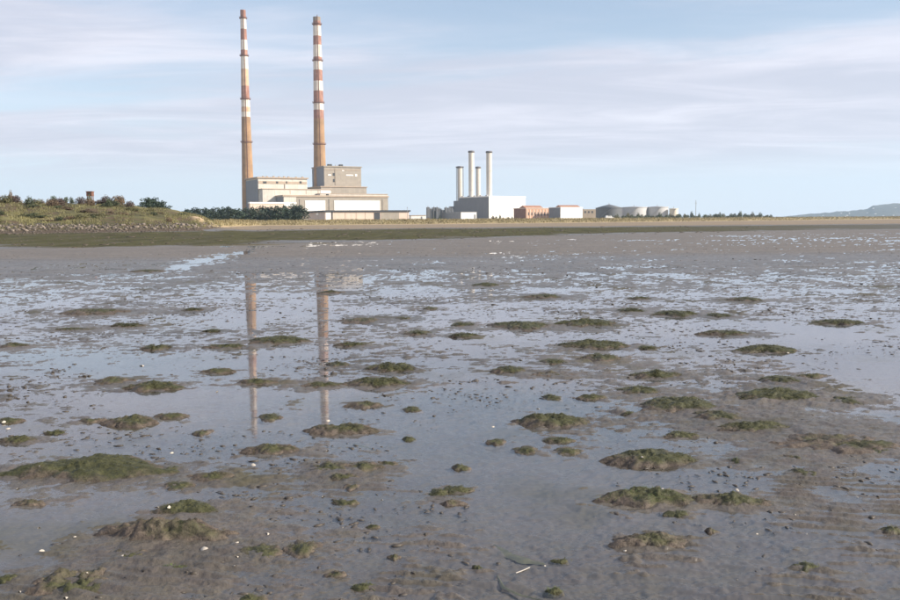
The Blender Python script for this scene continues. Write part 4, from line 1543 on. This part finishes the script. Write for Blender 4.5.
SHORT = {0: 'largest dark left mound', 1: 'bright-crested long mound', 2: 'shell-topped brown mound', 3: 'lone olive mound on the right',
         4: 'bare brown dome nearest camera', 5: 'green shell mound', 6: 'double-humped brown mound', 7: 'green mound at the wide mudbank',
         8: 'broad dark green right mound', 9: 'olive mound in the middle', 10: 'wide flat right mudbank', 11: 'flat green mound with brown tail',
         12: 'long green mound', 13: 'nearer of the two mounds in line', 14: 'farther of the two mounds in line', 15: 'trailing green mound at centre',
         16: 'isolated farthest green mound', 17: 'mound crossing left chimney reflection', 18: 'rounded green mound by right reflection',
         19: 'green mound by lower right reflection', 20: 'thin bar across right reflection', 21: 'brown mound ending right reflection',
         22: 'tailed olive mound on the left', 23: 'brown humped left mound', 24: 'ragged mound ending left reflection', 25: 'dark tufted shell mound',
         26: 'wide curved lower left mudbank', 27: 'bright green hummock', 28: 'ragged heap at bottom left', 29: 'right half of dark weedy pair',
         30: 'left half of dark weedy pair', 31: 'lone green mound at right edge', 32: 'far green mound right of line', 33: 'dark weed clump mid water',
         34: 'weed clump among lower right ripples', 35: 'brown mound cut by right edge', 36: 'rounded brown mound at centre', 37: 'brown lumpy mound by largest mound',
         38: 'left lump of brown cluster', 39: 'right lump of brown cluster', 40: 'dark end mound on the right', 41: 'brown green mound before the two in line'}
labels = {}
for i, mm in enumerate(MOUNDS):
    if mm[6]:
        labels[i] = mm[6]
todo = {}
for i, mm in enumerate(MOUNDS):
    if not mm[6]:
        todo.setdefault(rel_label(i), []).append(i)
ORD = {2: ['nearer', 'farther'], 3: ['nearest', 'middle', 'farthest'], 4: ['nearest', 'second nearest', 'third nearest', 'farthest']}
for (kind, rel, sh_), ids in todo.items():
    ids.sort(key=lambda q: -MOUNDS[q][2])
    for n_, q in enumerate(ids):
        pre = '' if len(ids) == 1 else ORD[len(ids)][n_] + ' '
        labels[q] = f'{pre}{kind} {rel} the {sh_}'


def build_mound(i):
    px, yt, yb, w, gn, br, _ = MOUNDS[i]
    x, Y, W, D, H = MD[i]
    z0 = float(water_z(np.float64(Y)))
    big = w * 1.14
    ns = int(np.clip(big * 1.3, 28, 110))
    nr = int(np.clip(big * .45, 9, 34))
    ph = np.arange(ns) * 2 * np.pi / ns
    rho = np.linspace(0, 1, nr) ** .9
    P, Q = np.meshgrid(ph, rho)
    s = i * 13.7
    flat = gn < .15 or i in (26, 28)
    out = 1 + .32 * pnoise(np.cos(P) * 1.3 + s, np.sin(P) * 1.3) + .19 * pnoise(np.cos(P) * 3.6 + s, np.sin(P) * 3.6 + 5) + .09 * pnoise(np.cos(P) * 9 + s, np.sin(P) * 9)
    ux = np.cos(P) * Q * out
    uy = np.sin(P) * Q * out
    prof = np.clip(1 - Q ** (2.1 if not flat else 3.0), 0, 1) ** 1.05
    lumpn = fbm(ux * 1.9 + s, uy * 1.9 + 3, 4, .55)
    fine = fbm(ux * W * 22 + s, uy * D * 22, 3, .6)
    hh = H * (.85 if i in (26, 28) else .42 if flat else .92)
    z = hh * prof * (1 + (.38 if not flat else .8) * lumpn) + 0.0035 * fine * np.clip(prof * 2, 0, 1) + .010 * fbm(ux * W * 7 + s, uy * D * 7, 2) * np.clip(prof * 2, 0, 1)
    z = z - .020 * Q ** 8 - .001
    vx = ux * W / 2
    vy = uy * D / 2
    V = np.stack([vx, vy, z], -1).reshape(-1, 3)
    F = grid_faces(nr, ns, True)
    me = mesh_np('mud_mound', V, F[:, ::1])
    me.attributes.new('crest', 'FLOAT', 'POINT').data.foreach_set('value', np.clip(prof, 0, 1).astype(np.float32).ravel())
    me.materials.append(M['mound'])
    o = link('mud_mound', me, None, None, (x, Y, z0))
    o.color = (gn, br, 0, 1)
    tag(o, labels[i], 'mound', 'weedy mounds on the mud flat')
    # filaments of weed lying on it
    n = int(np.clip(W * D * 9000 * gn, 30, 1500) * (1 if big > 20 else .6))
    r = np.random.default_rng(i)
    ri = np.clip((np.sqrt(r.uniform(0, .8, n)) ** 1.1 * (nr - 1)).astype(int), 0, nr - 2)
    pi_ = r.integers(0, ns, n)
    base = V.reshape(nr, ns, 3)[ri, pi_] + np.stack([r.normal(scale=.008, size=n), r.normal(scale=.008, size=n), np.zeros(n)], 1)
    keep = fbm(base[:, 0] * 7 + s, base[:, 1] * 7, 2) > (.25 - .65 * gn)
    base = base[keep]
    n = len(base)
    if n > 8:
        a_ = r.normal(loc=.6, scale=1.2, size=n)
        ln = r.uniform(.012, .034, n) * np.clip(Y / 6, .8, 2.2)
        wd_ = .0022 * np.clip(Y / 5, 1, 3)
        dx, dy = np.cos(a_), np.sin(a_)
        lift = r.uniform(.02, .30, n) * ln
        p0 = base + np.stack([-dy * wd_, dx * wd_, np.full(n, -.002)], 1)
        p1 = base + np.stack([dy * wd_, -dx * wd_, np.full(n, -.002)], 1)
        p2 = base + np.stack([dx * ln, dy * ln, lift], 1)
        v = np.stack([p0, p1, p2], 1).reshape(-1, 3)
        wme = mesh_np('weed', v, np.arange(3 * n).reshape(-1, 3), False)
        wme.materials.append(M['weed'])
        wo_ = link('weed', wme, None, o)
        wo_.color = (gn, br, 0, 1)
        wo_['kind'] = 'stuff'
    return V


for i in range(len(MOUNDS)):
    build_mound(i)

# small worm casts and clods, past counting
M['cast'] = weathered('wet clod mud', (0.062, 0.050, 0.038), 0.55, 0.4, 0.0, 6.0)
lib = [lump(6, 3, 100 + q, .4) for q in range(16)]
r = np.random.default_rng(21)
vv, ff = [], []
nb = 0
cand = []
for (y0, y1, n) in ((3.2, 7, 9000), (7, 12, 13000), (12, 20, 12000), (20, 34, 9000), (34, 58, 3500)):
    Yc = np.sqrt(r.uniform(y0 ** 2, y1 ** 2, n))
    uc = r.uniform(-60, 960, n)
    xc = Yc * (uc - 450) / FPX
    dens = fbm(xc * .5 + 20, Yc * .42 + 9, 4)
    keep = dens + .5 * fbm(xc * 3.1, Yc * 2.6 + 30, 2) > r.uniform(-.05, .95, n)
    cand.append(np.stack([xc[keep], Yc[keep], uc[keep]], 1))
cand = np.vstack(cand)
zc = mud_height(cand[:, 0], cand[:, 1], cand[:, 2])
for q, ((x, Y, u), z) in enumerate(zip(cand, zc)):
    v, f = lib[q % 16]
    s = min(r.lognormal(math.log(.0058), .6), .014) * (1 + .75 * min(Y / 18, 2))
    zz_ = max(z, float(water_z(np.float64(Y))) - .002)
    a_ = r.uniform(0, 6.28)
    rot = np.array(((math.cos(a_), -math.sin(a_), 0), (math.sin(a_), math.cos(a_), 0), (0, 0, 1)))
    vv.append((v * s * np.array((r.uniform(1.0, 2.4), 1, r.uniform(.3, .6)))) @ rot.T + np.array((x, Y, zz_)))
    ff.append(f + nb)
    nb += len(v)
o = link('worm_casts', mesh_np('worm_casts', np.vstack(vv), np.vstack(ff)), M['cast'])
tag(o, 'countless small mud clods and worm casts strewn over the flat', 'clods', None, 'stuff')

# ------------------------------------------------------------------ shells
m, t, b = new_mat('bleached shell')
co = N(t, 'ShaderNodeTexCoord').outputs['Object']
sn = noise(t, co, 40, 3)
t.links.new(mixc(t, sn, (0.30, 0.25, 0.19, 1), (0.66, 0.61, 0.53, 1)), b.inputs['Base Color'])
b.inputs['Roughness'].default_value = 0.45
M['shell'] = m


def shell_mesh():
    nr, ns = 7, 22
    vs = []
    for k in range(nr):
        q = k / (nr - 1)
        for i in range(ns):
            a_ = math.pi * (-.12 + 1.24 * i / (ns - 1))
            rr = q * (1 + .035 * math.cos(i * math.pi))
            vs.append((rr * math.cos(a_), rr * math.sin(a_) - .25, .55 * math.sqrt(max(0, 1 - (q * .97) ** 2)) * (1 - .1 * q) + .02 * math.cos(i * math.pi) * q))
    fs = []
    for k in range(nr - 1):
        for i in range(ns - 1):
            fs.append((k * ns + i, k * ns + i + 1, (k + 1) * ns + i + 1, (k + 1) * ns + i))
    me = mesh_np('shell', np.array(vs), np.array(fs))
    me.materials.append(M['shell'])
    return me


SHELL = shell_mesh()
SH = [(18, 489, 5), (40, 466, 4), (172, 453, 5), (253, 465, 8), (123, 556, 7), (157, 508, 7), (169, 507, 6), (204, 549, 11), (237, 543, 5), (237, 557, 5),
      (235, 566, 5), (268, 534, 5), (20, 592, 5), (8, 429, 6), (4, 422, 6), (39, 528, 4), (42, 551, 8), (87, 573, 4), (66, 598, 7), (217, 392, 5),
      (142, 366, 6), (254, 351, 6), (493, 427, 4), (493, 290, 3), (328, 421, 5), (538, 409, 4), (327, 451, 5), (305, 481, 3), (323, 497, 5),
      (662, 489, 5), (737, 490, 6), (642, 457, 4), (857, 497, 4), (757, 534, 4), (807, 534, 4), (625, 551, 4), (737, 580, 3), (795, 515, 4),
      (698, 400, 5), (788, 353, 4), (75, 537, 4), (545, 566, 3), (343, 528, 3), (382, 500, 3)]
dep = bpy.context.evaluated_depsgraph_get()
used = {}
rec = []
for (px, py, w) in SH:
    d = Vector(ray(px, py))
    hit, loc, nrm, _, ob, _ = scene.ray_cast(dep, Vector((0, 0, EYE)), d.normalized())
    loc = Vector(on_mud(px, py)) if (not hit or loc.y > 60) else loc
    best = min((j for j in range(len(MOUNDS)) if MOUNDS[j][6]), key=lambda j: math.hypot(px - MOUNDS[j][0], 2 * (py - (MOUNDS[j][1] + MOUNDS[j][2]) / 2)))
    mm = MOUNDS[best]
    dx, dy = px - mm[0], py - (mm[1] + mm[2]) / 2
    if abs(dx) < mm[3] * .5 and mm[1] - 2 <= py <= mm[2]:
        rel = 'on'
    elif abs(dx) > 2 * abs(dy):
        rel = 'left of' if dx < 0 else 'right of'
    else:
        rel = 'beyond' if dy < 0 else 'before'
    rec.append((px, py, w, loc, (rel, SHORT[best])))
grp = {}
for q, rr in enumerate(rec):
    grp.setdefault(rr[4], []).append(q)
for (rel, sh_), ids in grp.items():
    ids.sort(key=lambda q: -rec[q][1])
    for n_, q in enumerate(ids):
        px, py, w, loc, _ = rec[q]
        pre = '' if len(ids) == 1 else (ORD[len(ids)][n_] + ' ' if len(ids) in ORD else '')
        s = w * loc.y / FPX / 2 * .85
        o = link('shell', SHELL, None, None, loc + Vector((0, 0, -.12 * s)))
        o.scale = (s, s, s)
        o.rotation_euler = (rng.uniform(-.4, .1), rng.uniform(-.3, .3), rng.uniform(0, 6.28))
        tag(o, f'{pre}white shell {rel} the {sh_}', 'shell', 'white shells on the mud')

# long razor shell at the bottom of the picture
nr, ns = 12, 7
vs = []
for k in range(nr):
    q = k / (nr - 1) - .5
    for i in range(ns):
        a_ = math.pi * i / (ns - 1)
        vs.append((q, .06 * math.cos(a_) + .10 * q * q, .035 * math.sin(a_)))
me = mesh_np('razor_shell', np.array(vs), grid_faces(nr, ns))
me.materials.append(M['shell'])
x, Y, z = on_mud(523, 571)
o = link('razor_shell', me, None, None, (x, Y, z + .003))
o.scale = (.095, .055, .05)
o.rotation_euler = (0, 0, .75)
tag(o, 'pale narrow razor shell lying in water at bottom centre', 'shell')

# dark ribbons of weed lying under the film of water
def ribbon(label, pts, w):
    P = [Vector(on_mud(*p)) for p in pts]
    fine = []
    for k in range(len(P) - 1):
        for q in range(8):
            fine.append(P[k].lerp(P[k + 1], q / 8))
    fine.append(P[-1])
    vs = []
    n = len(fine)
    for k, p in enumerate(fine):
        d = (fine[min(k + 1, n - 1)] - fine[max(k - 1, 0)]).normalized()
        s = Vector((-d.y, d.x, 0))
        ww = w * (.15 + .85 * math.sin(math.pi * (k + .3) / n)) * (1 + .12 * math.sin(k * .9) + .10 * random.uniform(-1, 1))
        for j in range(5):
            f_ = j / 4 - .5
            vs.append(p + s * ww * f_ + Vector((0, 0, -.006 + .004 * (1 - abs(2 * f_)) + random.uniform(-.001, .001))))
    me = mesh_np('weed_ribbon', np.array([tuple(v) for v in vs]), grid_faces(n, 5))
    me.materials.append(M['weed'])
    o = link('weed_ribbon', me)
    o.color = (1, 0, 0, 1)
    tag(o, label, 'seaweed', 'ribbons of weed in the shallows')


ribbon('broad dark weed smear in shallow water right of bottom centre', [(494, 544), (505, 552), (525, 560), (545, 563)], .075)
ribbon('thin curved weed strand at the bottom edge near the centre', [(497, 574), (503, 586), (520, 594), (541, 599)], .022)
ribbon('straight dark weed strand with shell at lower right', [(781, 521), (792, 527), (803, 533)], .022)
ribbon('thin dark weed strand on water near the middle left', [(353, 443), (363, 446), (375, 449)], .04)

# ------------------------------------------------------------------ the air
m = bpy.data.materials.new('haze')
m.use_nodes = True
t = m.node_tree
t.nodes.clear()
pv = N(t, 'ShaderNodeVolumePrincipled')
pv.inputs['Color'].default_value = (0.58, 0.78, 1.0, 1)
pv.inputs['Density'].default_value = 0.00010
pv.inputs['Anisotropy'].default_value = 0.2
out = N(t, 'ShaderNodeOutputMaterial')
t.links.new(pv.outputs[0], out.inputs['Volume'])
o = MB().box(-6000, 6000, -400, 6000, -2.0, 262).build('haze', m)
tag(o, 'faint blue haze in the air over the bay', 'haze', None, 'stuff')
